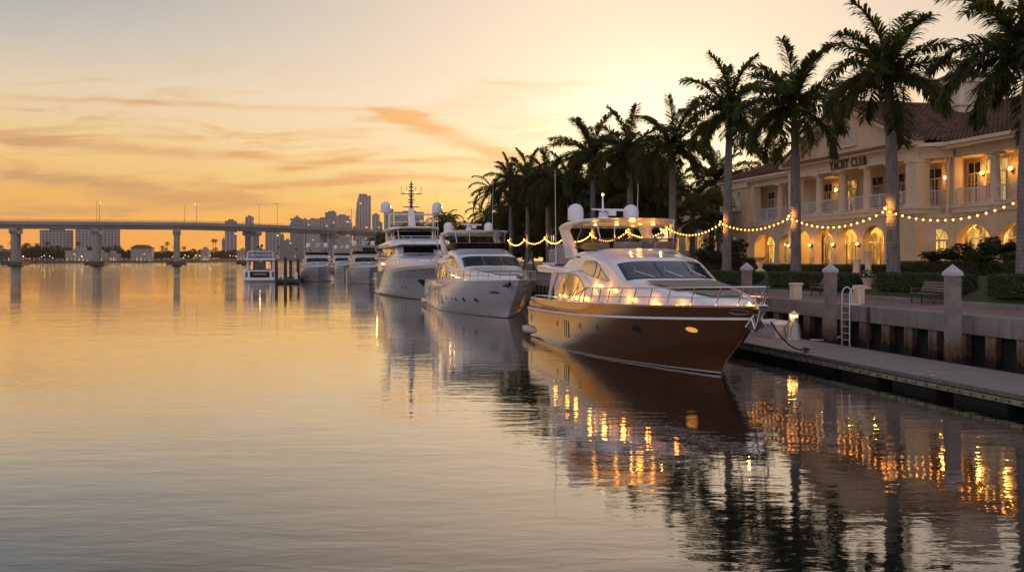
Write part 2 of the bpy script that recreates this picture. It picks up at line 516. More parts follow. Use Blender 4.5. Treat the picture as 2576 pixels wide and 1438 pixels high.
# water: one sheet to the horizon
b = MB(); b.face([(-9000, -400, 0), (9000, -400, 0), (9000, 12000, 0), (-9000, 12000, 0)])
tag(b.build('water', M_water(), fix=False), 'calm golden river water', kind='structure')

QX, CAPW, KX = 22.4, 1.05, 26.35
def kerbx(v): return KX + .28 * sin(v / 5.5 + 1.2) + .1 * sin(v / 2.3)
def gz(x, y):
    """ground level on the club's side"""
    if x < KX + .4: return 2.16
    t = min(1, (x - KX - .4) / 4.0)
    far = min(1, max(0, (y - 60) / 60.0))
    return 2.16 + t * (2 - t) * (.95 - .75 * far) + min(1, max(0, (x - 34) / 6)) * .12
# promenade of red brick pavers, kerb, lawn
b = MB()
ys = frange(-30, 300, 166)
b.grid([[(QX + CAPW, y, 2.05) for y in ys], [(kerbx(y) + .02, y, 2.056) for y in ys]])
tag(b.build('promenade', M_brick_paving()), 'red brick promenade', kind='structure')
b = MB()
for prof in (((0, 2.0), (0, 2.2)), ((0, 2.2), (.03, 2.225)), ((.03, 2.225), (.24, 2.225)), ((.24, 2.225), (.26, 2.1))):
    b.grid([[(kerbx(y) + q, y, z) for y in ys] for q, z in prof])
tag(b.build('kerb', m_kerb), 'curved concrete kerb', kind='structure')
b = MB()
xs = [0, .5, 1, 1.6, 2.4, 3.2, 4, 5, 6.5, 8, 10, 13, 20, 40, 90, 200]
yy = frange(-30, 520, 140)
b.grid([[(kerbx(y) + .25 + q, y, gz(kerbx(y) + .25 + q, y)) for y in yy] for q in xs])
tag(b.build('lawn', M_grass(), smooth=60), 'lawn behind the promenade', kind='structure')

# seawall
sw = thing('seawall', 'grey concrete seawall with a deep cap on brown stained piles beside the brick promenade', 'seawall', (QX, 0, 0))
b = MB()
yend = 300
y = -30.0
while y < yend:
    b.box(0, y, 1.38, CAPW, y + 5.96, 2.05)
    y += 6.0
b.build('wall_cap', m_conc, sw, bevel=.03)
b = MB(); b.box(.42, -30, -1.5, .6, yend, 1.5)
b.build('sheet_wall', mat('dark_wall', (.014, .012, .010), .85, var=.6, vscale=3, bump=.5, bscale=8, world=True), sw)  # near-black mottled sheet standing back behind the piles
proto = None
k = 0
y = 3.0
while y < 140:
    if proto is None:
        p_ = MB(); p_.box(.10, -.10, -1.5, .42, .10, 1.378); p_.box(.06, -.24, -1.5, .14, -.10, 1.378); p_.box(.06, .10, -1.5, .14, .24, 1.378)
        proto = p_.build('wall_pile', m_tidal, sw, bevel=.01); o = proto
    else:
        o = proto.copy(); COL.objects.link(o); o.parent = sw
    o.location = (0, y, 0)
    y += (1.5 if k % 3 else 1.62); k += 1
b = MB(); b.box(-.05, 36.3, 1.32, -.004, 36.42, 2.0); b.box(-.09, 36.25, 1.55, -.052, 36.47, 1.62); b.tube([(-.05, 36.36, 1.3), (-.05, 36.36, .3)], .03)
b.build('wall_bracket', mat('rust_steel', (.10, .075, .055), .7, .4, var=.4), sw)

# floating dock
DX0, DX1, DZ = 17.9, 21.15, .5
dk = thing('floating_dock', 'grey boarded floating dock along the seawall beside the bronze yacht', 'dock', (0, 0, 0))
b = MB(); b.box(DX0 + .10, 2, DZ - .06, DX1, 53, DZ)
b.build('deck', M_deck(), dk)
b = MB(); b.box(DX0 - .012, 2, DZ - .10, DX0 + .10, 53.01, DZ + .015)
b.build('edge_board', mat('edge_timber', (.15, .125, .105), .7, var=.4, vscale=4), dk, bevel=.008)
b = MB(); b.box(DX0 - .03, 2, DZ - .27, DX0 + .08, 53.02, DZ - .13)
b.build('rub_board', mat('rub_timber', (.26, .25, .16), .75, var=.5, vscale=5, vcol=(.12, .12, .07)), dk, bevel=.01)
b = MB(); b.tube([(-.0, 0, 0), (-.022, 0, 0)], .035, 8)
bolt0 = b.build('bolt', m_black, dk); bolt0.location = (DX0 - .028, 5.0, DZ - .2)
for k in range(1, 94):
    o = bolt0.copy(); COL.objects.link(o); o.parent = dk; o.location = (DX0 - .028, 5.0 + .5 * k, DZ - .2)
for y in frange(3, 51, 17):
    b = MB(); b.box(DX0 + .22, y - 1.1, -.4, DX1 - .15, y + 1.1, DZ - .08); b.build('float', m_dark, dk)
b = MB(); b.box(DX1, 2, DZ - .22, DX1 + .08, 53, DZ + .012)
b.build('inner_edge', MATS['edge_timber'], dk, bevel=.008)
# ================================================================== BOATS
class Hull:
    """levels: list of (l, z_aft, z_fwd, half_breadth, x_stern, x_stem, t0, a, b)"""
    def __init__(self, levels, tuck=.06):
        ls = [q[0] for q in levels]
        self.f = [pchip(ls, [q[i] for q in levels]) for i in range(1, 9)]
        self.tuck = tuck
    def pt(self, l, t, side=-1):
        za, zf, B, x0, xs, t0, a, b = [f(l) for f in self.f]
        x = x0 + t * (xs - x0); z = za + (zf - za) * t ** 1.6
        k = 1.0 if t < t0 else max(0.0, 1 - ((t - t0) / (1 - t0)) ** a) ** b
        k *= 1 - self.tuck * max(0, 1 - t / .35) ** 2
        return Vector((x, side * B * k, z))
    def at(self, x, z, side=-1):
        lo, hi = 0.0, 1.0
        for _ in range(26):
            l = (lo + hi) / 2
            x0, xs = self.f[3](l), self.f[4](l)
            t = min(1, max(0, (x - x0) / (xs - x0)))
            if self.pt(l, t).z < z: lo = l
            else: hi = l
        return self.pt(l, t, side)
    def shell(self, mb, l0, l1, n=10, m=44, side=None, off=0.0):
        ts = [1 - (1 - i / (m - 1)) ** 1.6 for i in range(m)]
        for sd in (-1, 1):
            mb.grid([[self.pt(l, t, sd) + Vector((0, sd * off, 0)) for t in ts] for l in frange(l0, l1, n)], flip=sd > 0)
        # transom
        st = [[self.pt(l, 0, -1).lerp(self.pt(l, 0, 1), k / 6) for k in range(7)] for l in frange(l0, l1, n)]
        mb.grid(st)
    def line(self, l, side, t0=0.0, t1=1.0, n=40, off=0.0, up=0.0, xin=0.0):
        return [self.pt(l, t, side) + Vector((0, side * off, up)) for t in [t0 + (t1 - t0) * (1 - (1 - i / (n - 1)) ** 1.5) for i in range(n)]]

class Loft:
    """stations: (x, half_width_at_deck, z_deck, half_width_shoulder, z_shoulder, z_roof, plan_bulge)"""
    def __init__(self, st, e=.5, W=2.3):
        xs = [q[0] for q in st]
        self.x0, self.x1 = xs[0], xs[-1]
        self.f = [pchip(xs, [q[i] for q in st]) for i in range(1, 7)]
        self.e = e; self.W = W; self.xs = xs
    def pt(self, x, s, side=-1):
        wb, zd, ws, zs, zr, bl = [f(x) for f in self.f]
        if s < .4:
            k = s / .4; y = wb + (ws - wb) * k; z = zd + (zs - zd) * k
        else:
            a = (s - .4) / .6 * pi / 2
            y = ws * max(0, cos(a)) ** self.e if a < pi / 2 - 1e-6 else 0.0
            z = zs + (zr - zs) * sin(a) ** self.e
        return Vector((x - bl * (y / self.W) ** 2, side * y, z))
    def at_side(self, x, z, side=-1):
        lo, hi = 0.0, .97
        for _ in range(24):
            s = (lo + hi) / 2
            if self.pt(x, s).z < z: lo = s
            else: hi = s
        return self.pt(x, s, side)
    def at_top(self, x, y):
        lo, hi = .05, 1.0
        for _ in range(24):
            s = (lo + hi) / 2
            if abs(self.pt(x, s).y) > abs(y): lo = s
            else: hi = s
        p = self.pt(x, s, -1 if y < 0 else 1); p.y = y
        return p
    def shell(self, mb, n=60, m=17, caps=True):
        xs = sorted(set([self.x0 + (self.x1 - self.x0) * i / (n - 1) for i in range(n)] + self.xs))
        ss = [0, .1, .2, .3, .4, .46, .52, .58, .64, .7, .76, .82, .87, .92, .96, .985, 1.0]
        rows = [[self.pt(x, s, -1) for s in ss] + [self.pt(x, s, 1) for s in reversed(ss[:-1])] for x in xs]
        mb.grid(rows)
        if caps:
            mb.face(rows[0]); mb.face(list(reversed(rows[-1])))

def patch(mb, fun, cols, side=-1, off=.012, nz=5):
    """cols: list of (x, z_bottom, z_top); laid on the surface fun(x, z, side)"""
    rows = []
    for x, a, c in cols:
        r = []
        for k in range(nz):
            z = a + (c - a) * k / (nz - 1)
            p = fun(x, z, side); px = fun(x + .03, z, side); pz = fun(x, z + .03, side)
            n = (px - p).cross(pz - p)
            n = n.normalized() if n.length > 1e-9 else Vector((0, side, 0))
            if n.y * side < 0: n = -n
            r.append(p + n * off)
        rows.append(r)
    mb.grid(rows)

def top_patch(mb, loft, x0, x1, w0, w1, off=.015, n=8, m=12, y0=None, y1=None):
    """panel on the top of a loft: x0 (fore) .. x1 (aft), half widths w0, w1"""
    rows = []
    for i in range(n):
        k = i / (n - 1); x = x0 + (x1 - x0) * k; w = w0 + (w1 - w0) * k
        a, c = (-w, w) if y0 is None else (w * y0, w * y1)
        r = []
        for j in range(m):
            y = a + (c - a) * j / (m - 1)
            p = loft.at_top(x, y); q = loft.at_top(x + .04, y)
            nrm = Vector((-(q.z - p.z), 0, q.x - p.x)).normalized()
            r.append(p + nrm * off)
        rows.append(r)
    mb.grid(rows)

def oval(x, z, rx, rz, n=11):
    out = []
    for i in range(n):
        a = pi * (1 - i / (n - 1)); c = cos(a); s = max(sin(a), .03)
        out.append((x + rx * c, z - rz * s, z + rz * s))
    return out

def M_hull_paint(name, col, metal=0.0, rough=.22):
    m = mat(name, col, rough, metal, var=.10, vscale=1.0, coat=.8)
    return m

def M_glass(name, col=(.012, .014, .018), emit=None, es=0.0, rough=.04):
    return mat(name, col, rough, 0, spec=.9, emit=emit, es=es)

def M_lit_window(name, c1=(1.0, .42, .10), c2=(.06, .03, .015), strength=.55, scale=1.6, vert=True):
    """glowing glass, for lit rooms and for a painted sky reflection: warm light, curtains, dark furniture"""
    m = bpy.data.materials.new(name); m.use_nodes = True
    t = m.node_tree; N = NT(t); p = t.nodes['Principled BSDF']
    co = N.n('ShaderNodeTexCoord').outputs['Object']
    f = N.sstep(N.noise(N.mapping(co, (1, 1, .35) if vert else (1, 1, 1)), scale, 4, .55, .5), .40, .62)
    g = N.sstep(N.noise(N.mapping(co, (1, 1, .2)), scale * 6, 2, .5), .35, .65)
    c = N.mix(f, c1, c2)
    c = N.mix(N.m('MULTIPLY', g, .35), c, c2)
    N.put(p.inputs['Emission Color'], c); p.inputs['Emission Strength'].default_value = strength
    p.inputs['Base Color'].default_value = (.01, .01, .01, 1); p.inputs['Roughness'].default_value = .05
    p.inputs['Specular IOR Level'].default_value = .8
    return m

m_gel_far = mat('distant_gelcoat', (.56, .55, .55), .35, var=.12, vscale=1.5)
m_gel = mat('white_gelcoat', (.73, .72, .73), .22, var=.05, vscale=1.5, coat=.6)
m_gel2 = mat('cream_gelcoat', (.60, .58, .56), .28, coat=.4)
m_bronze = M_hull_paint('bronze_hull_paint', (.25, .105, .036), .60, .17)
m_hullwhite = M_hull_paint('grey_white_hull_paint', (.60, .59, .59), 0.0, .25)
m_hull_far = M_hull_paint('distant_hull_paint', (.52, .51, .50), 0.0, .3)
m_boot = mat('boot_stripe', (.62, .62, .60), .3)
m_antifoul = mat('antifouling', (.012, .014, .016), .55, var=.5)
m_glass = M_glass('dark_glass')
m_glass_blue = M_glass('windscreen_glass', (.03, .035, .045))
m_black_glass = mat('black_tinted_glass', (.007, .007, .008), .25, spec=.07)
m_cream_glass = mat('cream_sheen_glass', (.42, .34, .22), .06, coat=1.0, spec=.8)  # cream reflection painted into the base colour, no blind behind
m_saloon_reflection = M_lit_window('saloon_reflection', (1.0, .46, .13), (.05, .028, .015), .75)  # warm sky reflection on the saloon windows, painted as emission
m_lit2 = M_lit_window('lit_saloon_amber', (1.0, .50, .12), (.10, .05, .015), .85, 2.5)
m_bulb = mat('bulb', (1, .8, .5), .4, emit=(1.0, .30, .035), es=15.0)
m_downl = mat('deck_light', (1, .8, .5), .4, emit=(1.0, .47, .09), es=5.0)
m_taupe = mat('taupe_cushion', (.26, .21, .165), .85, var=.15, bump=.1)
m_beige = mat('beige_vinyl', (.50, .40, .29), .6)
m_teak = mat('teak', (.28, .16, .08), .6, var=.35, vscale=6, stretch=(1, 8, 1))
m_grey = mat('grey_canvas', (.26, .26, .275), .85, var=.3, vscale=2, bump=.2, bscale=6)
m_chrome = mat('chrome', (.75, .72, .70), .10, 1.0)
m_tint = None
def M_tint():
    m = bpy.data.materials.new('smoked_acrylic'); m.use_nodes = True
    t = m.node_tree; N = NT(t)
    for nd in list(t.nodes): t.nodes.remove(nd)
    g = N.n('ShaderNodeBsdfGlossy'); g.inputs['Roughness'].default_value = .04; g.inputs['Color'].default_value = (.9, .9, .9, 1)
    tr = N.n('ShaderNodeBsdfTransparent'); tr.inputs['Color'].default_value = (.42, .40, .38, 1)
    fr = N.n('ShaderNodeFresnel'); fr.inputs['IOR'].default_value = 1.5
    mx = N.n('ShaderNodeMixShader'); t.links.new(fr.outputs[0], mx.inputs[0]); t.links.new(tr.outputs[0], mx.inputs[1]); t.links.new(g.outputs[0], mx.inputs[2])
    o = N.n('ShaderNodeOutputMaterial'); t.links.new(mx.outputs[0], o.inputs[0])
    return m
m_tint = M_tint()

def radome(root, loc, r=.37, h=.82, name='radome'):
    b = MB()
    prof = [(r * .45, -.12), (r * .5, 0), (r * .97, .02), (r, .06), (r, h - r * .92)] + [(r * cos(a), h - r * .92 + r * .92 * sin(a)) for a in frange(.2, pi / 2 - .05, 6)] + [(.01, h)]
    b.lathe(prof, loc, 18)
    return b.build(name, m_gel, root, smooth=50)

def whip(root, a, c, r=.02, name='whip_antenna'):
    b = MB(); b.tube([a, Vector(a).lerp(Vector(c), .25), c], [r * 1.3, r, r * .45], 6)
    return b.build(name, m_white, root, smooth=60)

def motor_yacht(label, group, u, v, sx=1.0, sy=1.0, sz=1.0, hull_mat=None, style='bronze'):
    """local axes: x from transom to bow, +y port, z up from the water; the bow points back along -Y of the world"""
    root = thing('motor_yacht', label, 'yacht', (u, v, 0), -pi / 2, group)
    lit = style == 'bronze'
    far = style == 'far'
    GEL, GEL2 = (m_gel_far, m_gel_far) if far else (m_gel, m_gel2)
    def X(v_): return v_ * sx
    def Y(v_): return v_ * sy
    def Z(v_): return v_ * sz
    def P(x, y, z): return Vector((x * sx, y * sy, z * sz))
    H = Hull([(0, Z(-.55), Z(-.35), Y(1.5), X(.3), X(15.9), .2, 1.6, 1.0), (.14, Z(-.12), Z(-.04), Y(2.72), X(.12), X(17.35), .34, 1.7, .96),
              (.3, Z(.34), Z(.50), Y(2.90), X(0), X(17.95), .42, 1.8, .92), (.58, Z(.98), Z(1.30), Y(2.93), X(-.1), X(19.1), .45, 2.0, .86),
              (.82, Z(1.48), Z(2.06), Y(2.93), X(-.12), X(20.05), .45, 2.1, .80), (1, Z(1.98), Z(2.44), Y(2.84), X(.02), X(20.5), .47, 2.15, .76)])
    L_boot0, L_boot1, L_rub = .168, .186, .82
    b = MB(); H.shell(b, L_boot1, 1.0, 14, 50); b.build('hull', hull_mat, root, smooth=35)
    b = MB(); H.shell(b, L_boot0, L_boot1, 2, 50, off=.004); b.build('boot_stripe', m_boot, root, smooth=35)
    b = MB(); H.shell(b, 0, L_boot0, 4, 50); b.build('bottom', m_antifoul, root, smooth=35)
    # deck and bulwark cap
    b = MB()
    ts = [1 - (1 - i / 43) ** 1.6 for i in range(44)]
    for sd in (-1, 1):
        o_ = [H.pt(1, t, sd) for t in ts]
        inn = [Vector((p.x - .04 * (i / 43) * 6, sd * max(0, abs(p.y) - .14), p.z)) for i, p in enumerate(o_)]
        low = [p + Vector((0, 0, -.28 * sz)) for p in inn]
        mid = [Vector((p.x, 0, p.z + .03)) for p in low]
        b.grid([o_, inn, low, mid], flip=sd < 0)
    b.build('deck', GEL2, root, smooth=30)
    for sd in (-1, 1):
        b = MB(); b.tube(H.line(L_rub, sd, 0, .42 if style == 'white' else 1, 44, .02), .045 if not far else .06, 6)
        b.build('rub_rail', m_white if lit else hull_mat, root, smooth=60)
        b = MB(); b.tube(H.line(1, sd, 0, 1, 44, -.06, .015), .05, 6)
        b.build('cap_rail', GEL2 if not lit else hull_mat, root, smooth=60)
    # swim platform
    b = MB()
    b.prism([(-2.3 * sy, -1.7 * sx), (-2.62 * sy, -1.2 * sx), (-2.75 * sy, .05), (2.75 * sy, .05), (2.62 * sy, -1.2 * sx), (2.3 * sy, -1.7 * sx)][::1], 'z', .22 * sz, .42 * sz)
    for i, q in enumerate(b.v): b.v[i] = (q[1], q[0], q[2])
    b.build('swim_platform', mat('sponson_beige', (.40, .30, .22), .3, .2) if lit else m_hullwhite, root, bevel=.07)
    if not far:
        for sd in (-1, 1):
            b = MB()
            b.tube([P(-1.5, sd * 2.62, .36), P(-.4, sd * 2.80, .38), P(.8, sd * 2.84, .40), P(1.9, sd * 2.80, .40)], [.16, .2, .2, .05], 10)
            b.build('stern_sponson', mat('sponson_beige', (.40, .30, .22), .3, .2) if lit else m_hullwhite, root, smooth=60)
    # house: saloon, wheelhouse, windscreen, trunk
    st = [(3.3, 2.30, 1.6, 2.22, 3.30, 3.60, 0), (4.6, 2.34, 1.7, 2.2, 3.40, 3.78, 0), (5.3, 2.36, 1.75, 2.14, 3.55, 4.14, 0), (5.9, 2.37, 1.8, 2.10, 3.62, 4.36, .05),
          (7.5, 2.38, 1.85, 2.08, 3.70, 4.43, .25), (9.2, 2.36, 1.9, 2.04, 3.74, 4.43, .6), (9.75, 2.34, 1.9, 2.02, 3.72, 4.32, .7), (10.6, 2.32, 1.95, 2.0, 3.68, 4.16, .9), (11.8, 2.25, 2.0, 2.0, 3.50, 4.02, 1.15), (12.35, 2.22, 2.0, 2.0, 3.34, 3.86, 1.25),
          (13.95, 2.1, 2.0, 1.95, 2.88, 3.20, 1.3), (14.3, 2.06, 2.0, 1.9, 2.80, 3.12, 1.25), (16, 1.86, 2.05, 1.66, 2.62, 2.94, 1.1), (17.6, 1.5, 2.1, 1.32, 2.50, 2.76, 1.2), (18.6, 1.1, 2.12, .95, 2.4, 2.60, 1.4), (19.1, .62, 2.13, .5, 2.24, 2.34, 1.5)]
    st = [(X(a), Y(b_), Z(c), Y(d), Z(e), Z(f), X(g)) for a, b_, c, d, e, f, g in st]
    HS = Loft(st, .5, Y(2.3))
    b = MB(); HS.shell(b, 90); house = b.build('deckhouse', GEL, root, smooth=38)
    side = HS.at_side
    # windscreen, in three panes with a black surround
    b = MB(); top_patch(b, HS, X(13.86), X(12.30), Y(1.86), Y(1.80), .010, 8, 18); ws_ = b.build('windscreen', mat('black_surround', (.012, .013, .016), .18), root, smooth=60)
    for a, c in ((-.95, -.36), (-.31, .31), (.36, .95)):
        b = MB(); top_patch(b, HS, X(13.78), X(12.40), Y(1.84), Y(1.78), .020, 7, 8, a, c)
        b.build('pane', m_glass_blue if lit else m_black_glass, ws_, smooth=60)
    if not far:
        for yw in (-.95, .1, 1.15):
            b = MB(); p0 = HS.at_top(X(13.85), Y(yw)) + Vector((0, 0, .05)); p1 = HS.at_top(X(13.25), Y(yw - .5)) + Vector((.02, 0, .06)); p2 = HS.at_top(X(12.9), Y(yw - .42)) + Vector((.02, 0, .05)); p3 = HS.at_top(X(13.5), Y(yw - .62)) + Vector((.02, 0, .05))
            b.tube([p0, p1], .014, 5); b.tube([p2, p1, p3], .012, 5)
            b.build('wiper', m_black if not lit else m_steel, ws_)
    # side windows
    arch = [(3.75 + 5.8 * k, 2.27 + .5 * max(0, (k - .45) / .55) ** 1.2, 2.30 + .95 * max(0.02, sin(pi * min(1, k ** .86))) ** .62 if k < .5 else 2.30 + .95 * max(0.02, sin(pi * min(1, k ** .86))) ** .72) for k in frange(.01, .985, 22)]
    arch = [(X(a), Z(c), Z(max(d, c + .02))) for a, c, d in arch]
    eye = []
    for k in frange(0, 1, 20):
        x = 7.7 + 4.6 * k
        zb = 3.50 - .42 * k ** .8 - .03 * sin(pi * k)
        zt = zb + .02 + .62 * (sin(pi * (1 - (1 - k) ** 1.5)) ** .75 if 0 < k < 1 else 0)
        zt = min(zt, 3.86)
        eye.append((X(x), Z(zb), Z(zt)))
    for sd in (-1, 1):
        b = MB(); patch(b, side, [(x, a - .035, c + .035) for x, a, c in arch], sd, .008, 6); fr = b.build('saloon_window', mat('window_edge', (.05, .045, .04), .25), root, smooth=60)
        b = MB(); patch(b, side, arch, sd, .016, 6); b.build('glass', m_saloon_reflection, fr, smooth=60)
        b = MB(); patch(b, side, [(x, a - .03, c + .03) for x, a, c in eye], sd, .008, 6); fr = b.build('wheelhouse_window', MATS['window_edge'], root, smooth=60)
        b = MB(); patch(b, side, eye, sd, .016, 6); b.build('glass', m_cream_glass, fr, smooth=60)
        b = MB()
        for k in (10, 13):
            x, a, c = eye[k]
            b.tube([side(x - .15, a, sd) + Vector((0, sd * .02, 0)), side(x, (a + c) / 2, sd) + Vector((0, sd * .02, 0)), side(x, c, sd) + Vector((0, sd * .02, 0))], .022, 5)
        b.build('mullion', MATS['window_edge'], fr)
    # flybridge deck with the overhang over the cockpit
    b = MB()
    FD = [(-.55, 1.5, 3.44, 1.5, 3.46, 3.50, 0), (-.35, 2.05, 3.36, 2.1, 3.48, 3.60, 0), (.2, 2.34, 3.32, 2.4, 3.5, 3.7, 0), (1.5, 2.42, 3.31, 2.46, 3.52, 3.72, 0), (3.2, 2.42, 3.30, 2.44, 3.48, 3.64, 0), (5.2, 2.38, 3.32, 2.36, 3.5, 3.62, 0), (6.8, 2.24, 3.42, 2.20, 3.55, 3.6, 0), (8.0, 2.1, 3.5, 2.08, 3.56, 3.58, 0)]
    FL = Loft([(X(a), Y(b_), Z(c), Y(d), Z(e), Z(f), 0) for a, b_, c, d, e, f, g in FD], .45, Y(2.3))
    FL.shell(b, 40); 
    b.build('flybridge_deck', GEL, root, smooth=40)
    # swoosh moulding from the overhang down to the side deck
    for sd in (-1, 1):
        b = MB()
        rows = []
        for k in frange(0, 1, 24):
            x = 5.0 + 7.0 * k; zc = 3.42 - .08 * k - 1.15 * max(0, (k - .25) / .75) ** 1.5; hh = .17 * (1 - .55 * k)
            r = []
            for q, o_ in ((-1, 0.0), (-.6, .07), (0, .10), (.6, .07), (1, 0.0)):
                p = side(X(x), Z(zc + q * hh), sd); r.append(p + Vector((0, sd * o_ * (1 - k * .6), 0)))
            rows.append(r)
        b.grid(rows, flip=sd > 0)
        b.build('side_moulding', GEL, root, smooth=60)
    # aft bulkhead pillar and lit cockpit
    for sd in (-1, 1):
        b = MB()
        b.grid([[P(1.75, sd * 2.28, 1.6), P(2.6, sd * 2.36, 1.6)], [P(2.3, sd * 2.26, 2.5), P(3.0, sd * 2.32, 2.5)], [P(2.7, sd * 2.24, 3.34), P(4.0, sd * 2.26, 3.34)]])
        b.grid([[P(1.75, sd * 2.18, 1.6), P(2.6, sd * 2.26, 1.6)], [P(2.3, sd * 2.16, 2.5), P(3.0, sd * 2.22, 2.5)], [P(2.7, sd * 2.14, 3.34), P(4.0, sd * 2.16, 3.34)]])
        b.build('cockpit_pillar', GEL, root, smooth=40)
    if lit or style == 'white':
        lamp('cockpit_lamp', root, P(2.6, -1.6, 3.15), 70 if lit else 34, (1.0, .44, .09), radius=.08)
    # flybridge windscreen (smoked acrylic band)
    b = MB(); bt = MB()
    def fly(k, z, sp):      # k -1..1 round the front
        a = k * pi / 2
        x = 6.0 + (3.35 + sp) * abs(cos(a)) ** .55; y = 2.02 * (1 if k > 0 else -1) * abs(sin(a)) ** .55
        return P(x + .22, y, z)
    ks = frange(-1, 1, 41)
    b.grid([[fly(k, 4.40, 0) for k in ks], [fly(k, 4.40 + .40 * (1 - abs(k) ** 8 * .8), .16) for k in ks]])
    fw = b.build('flybridge_screen', m_tint if lit else m_black_glass, root, smooth=60)
    bt.tube([fly(k, 4.40 + .41 * (1 - abs(k) ** 8 * .8), .16) for k in ks], .025, 6)
    bt.build('screen_rail', m_teak if not lit else mat('screen_trim', (.09, .06, .045), .4), fw, smooth=60)
    # flybridge seats and helm
    b = MB()
    b.box(X(6.4), Y(-1.75), Z(4.36), X(8.6), Y(-1.15), Z(4.66)); b.box(X(6.4), Y(1.1), Z(4.36), X(8.7), Y(1.75), Z(4.72)); b.box(X(8.2), Y(-.9), Z(4.36), X(8.75), Y(.7), Z(4.7))
    b.build('flybridge_seat', m_beige, root, bevel=.08)
    b = MB(); b.prism([(X(8.3), Z(4.4)), (X(9.0), Z(4.4)), (X(8.8), Z(4.72)), (X(8.45), Z(4.8))], 'y', Y(.25), Y(1.0))
    b.build('helm_console', m_grey, root, bevel=.04)
    # hardtop on radar arch legs
    b = MB()
    HT = [(3.2, 1.5, 5.44, 1.5, 5.46, 5.50, 0), (3.5, 2.0, 5.40, 2.05, 5.46, 5.56, 0), (5, 2.18, 5.42, 2.22, 5.50, 5.70, 0), (7, 2.16, 5.50, 2.2, 5.58, 5.74, .3), (8.6, 2.02, 5.58, 2.06, 5.64, 5.74, .8), (9.15, 1.7, 5.64, 1.72, 5.66, 5.70, 1.3)]
    Lh = Loft([(X(a), Y(b_), Z(c), Y(d), Z(e), Z(f), X(g)) for a, b_, c, d, e, f, g in HT], .45, Y(2.2))
    Lh.shell(b, 36)
    rows = [[Lh.pt(x, 0, -1), Lh.pt(x, 0, -1).lerp(Lh.pt(x, 0, 1), .3) + Vector((0, 0, .05)), Lh.pt(x, 0, -1).lerp(Lh.pt(x, 0, 1), .7) + Vector((0, 0, .05)), Lh.pt(x, 0, 1)] for x in frange(X(3.2), X(9.15), 20)]
    b.grid(rows)
    ht = b.build('hardtop', GEL, root, smooth=40)
    for sd in (-1, 1):
        b = MB()
        prof = [(4.75, 4.0, 6.35), (4.45, 4.5, 5.85), (4.05, 5.0, 5.15), (3.7, 5.3, 4.75), (3.45, 5.46, 5.3)]
        oo = [[P(a, sd * 2.12, z), P(c, sd * 2.12, z)] for a, z, c in prof]; ii = [[P(a, sd * 1.86, z), P(c, sd * 1.86, z)] for a, z, c in prof]
        b.grid([[o2[0], o2[1], i2[1], i2[0]] for o2, i2 in zip(oo, ii)], closed=True)
        b.build('arch_leg', GEL, root, bevel=.05)
    for a_, c_ in [(P(5.9, sd * 1.95, 4.5), P(7.3, sd * 1.98, 5.52)) for sd in (-1, 1)] + [(P(8.9, sd * 1.6, 4.5), P(8.55, sd * 1.75, 5.6)) for sd in (-1, 1)] + [(P(7.2, -.5, 4.4), P(7.2, -.5, 5.56))]:
        b = MB(); b.tube([a_, c_], .024, 6); b.build('hardtop_strut', m_steel, root, smooth=60)
    if lit:
        for (x, y) in ((6.3, -1.1), (6.9, -.3), (8.0, .4), (5.6, .9), (7.2, 1.3)):
            b = MB(); b.tube([P(x, y, 5.52), P(x, y, 5.465)], .085, 10); b.build('downlight', m_downl, ht)
            lamp('downlight_lamp', root, P(x, y, 4.95), 22, (1.0, .38, .05), radius=.15)
    # mast, radar, domes
    b = MB()
    b.prism([(X(3.4), Z(5.6)), (X(4.5), Z(5.6)), (X(4.0), Z(6.15)), (X(3.75), Z(6.2))], 'y', -.16, .16)
    b.tube([P(3.85, 0, 6.1), P(3.8, 0, 7.0)], [.07, .03], 8); b.tube([P(3.8, -.55, 6.32), P(3.8, 1.0, 6.32)], .045, 6); b.cbox(P(4.1, .35, 6.12), (.35, .35, .22))
    b.cbox(P(4.1, .35, 6.28), (.16, 1.25, .09))
    b.build('radar_mast', GEL, root, smooth=35)
    radome(root, P(4.2, -1.45, 5.74) if lit else P(3.9, -1.5, 5.72))
    radome(root, P(4.0, 1.35, 5.74) if lit else P(3.9, 1.5, 5.72))
    whip(root, P(3.2, -2.15, 3.7), P(3.2, -2.2, 8.2 if lit else 8.8)); whip(root, P(3.3, 1.9, 5.5), P(3.3, 1.95, 7.6 if lit else 9.6))
    if not far:
        b = MB(); b.sphere(P(3.8, 0, 7.03 if lit else 7.0), .07, 8, 6); b.build('masthead_light', m_downl, root)
        b = MB(); b.tube([P(2.2, -2.2, 5.05), P(3.3, -2.2, 5.1)], .02, 5); b.tube([P(2.5, -2.2, 5.05), P(2.5, -2.2, 4.8), P(2.9, -2.2, 4.7), P(2.9, -2.2, 5.06)], .02, 5)
        b.build('boat_hook_rack', m_steel, root)
    # foredeck cushions
    b = MB(); top_patch(b, HS, X(16.7), X(14.35), Y(1.15), Y(1.45), .07, 8, 10)
    b.build('sun_pad', m_taupe if lit else GEL2, root, smooth=60)
    if not far:
        b = MB(); top_patch(b, HS, X(18.2), X(17.0), Y(.55), Y(.95), .05, 5, 6); b.build('foredeck_seat', m_taupe if lit else m_beige, root, smooth=60)
        b = MB(); b.sphere(HS.at_top(X(9.4), Y(.7)) + Vector((.1, 0, .16)), .16, 10, 7); b.cbox(HS.at_top(X(9.4), Y(.7)) + Vector((.06, 0, .05)), (.22, .3, .16)); b.build('searchlight', GEL, root, smooth=50)
        b = MB(); b.cbox(HS.at_side(X(7.0), Z(4.05), -1) + Vector((0, -.03, 0)), (.34, .06, .07)); b.build('navigation_light', m_black, root)
    # bow rail: side rails, stanchions, pulpit
    b = MB(); bs = MB()
    rt = frange(.44, 1, 40)
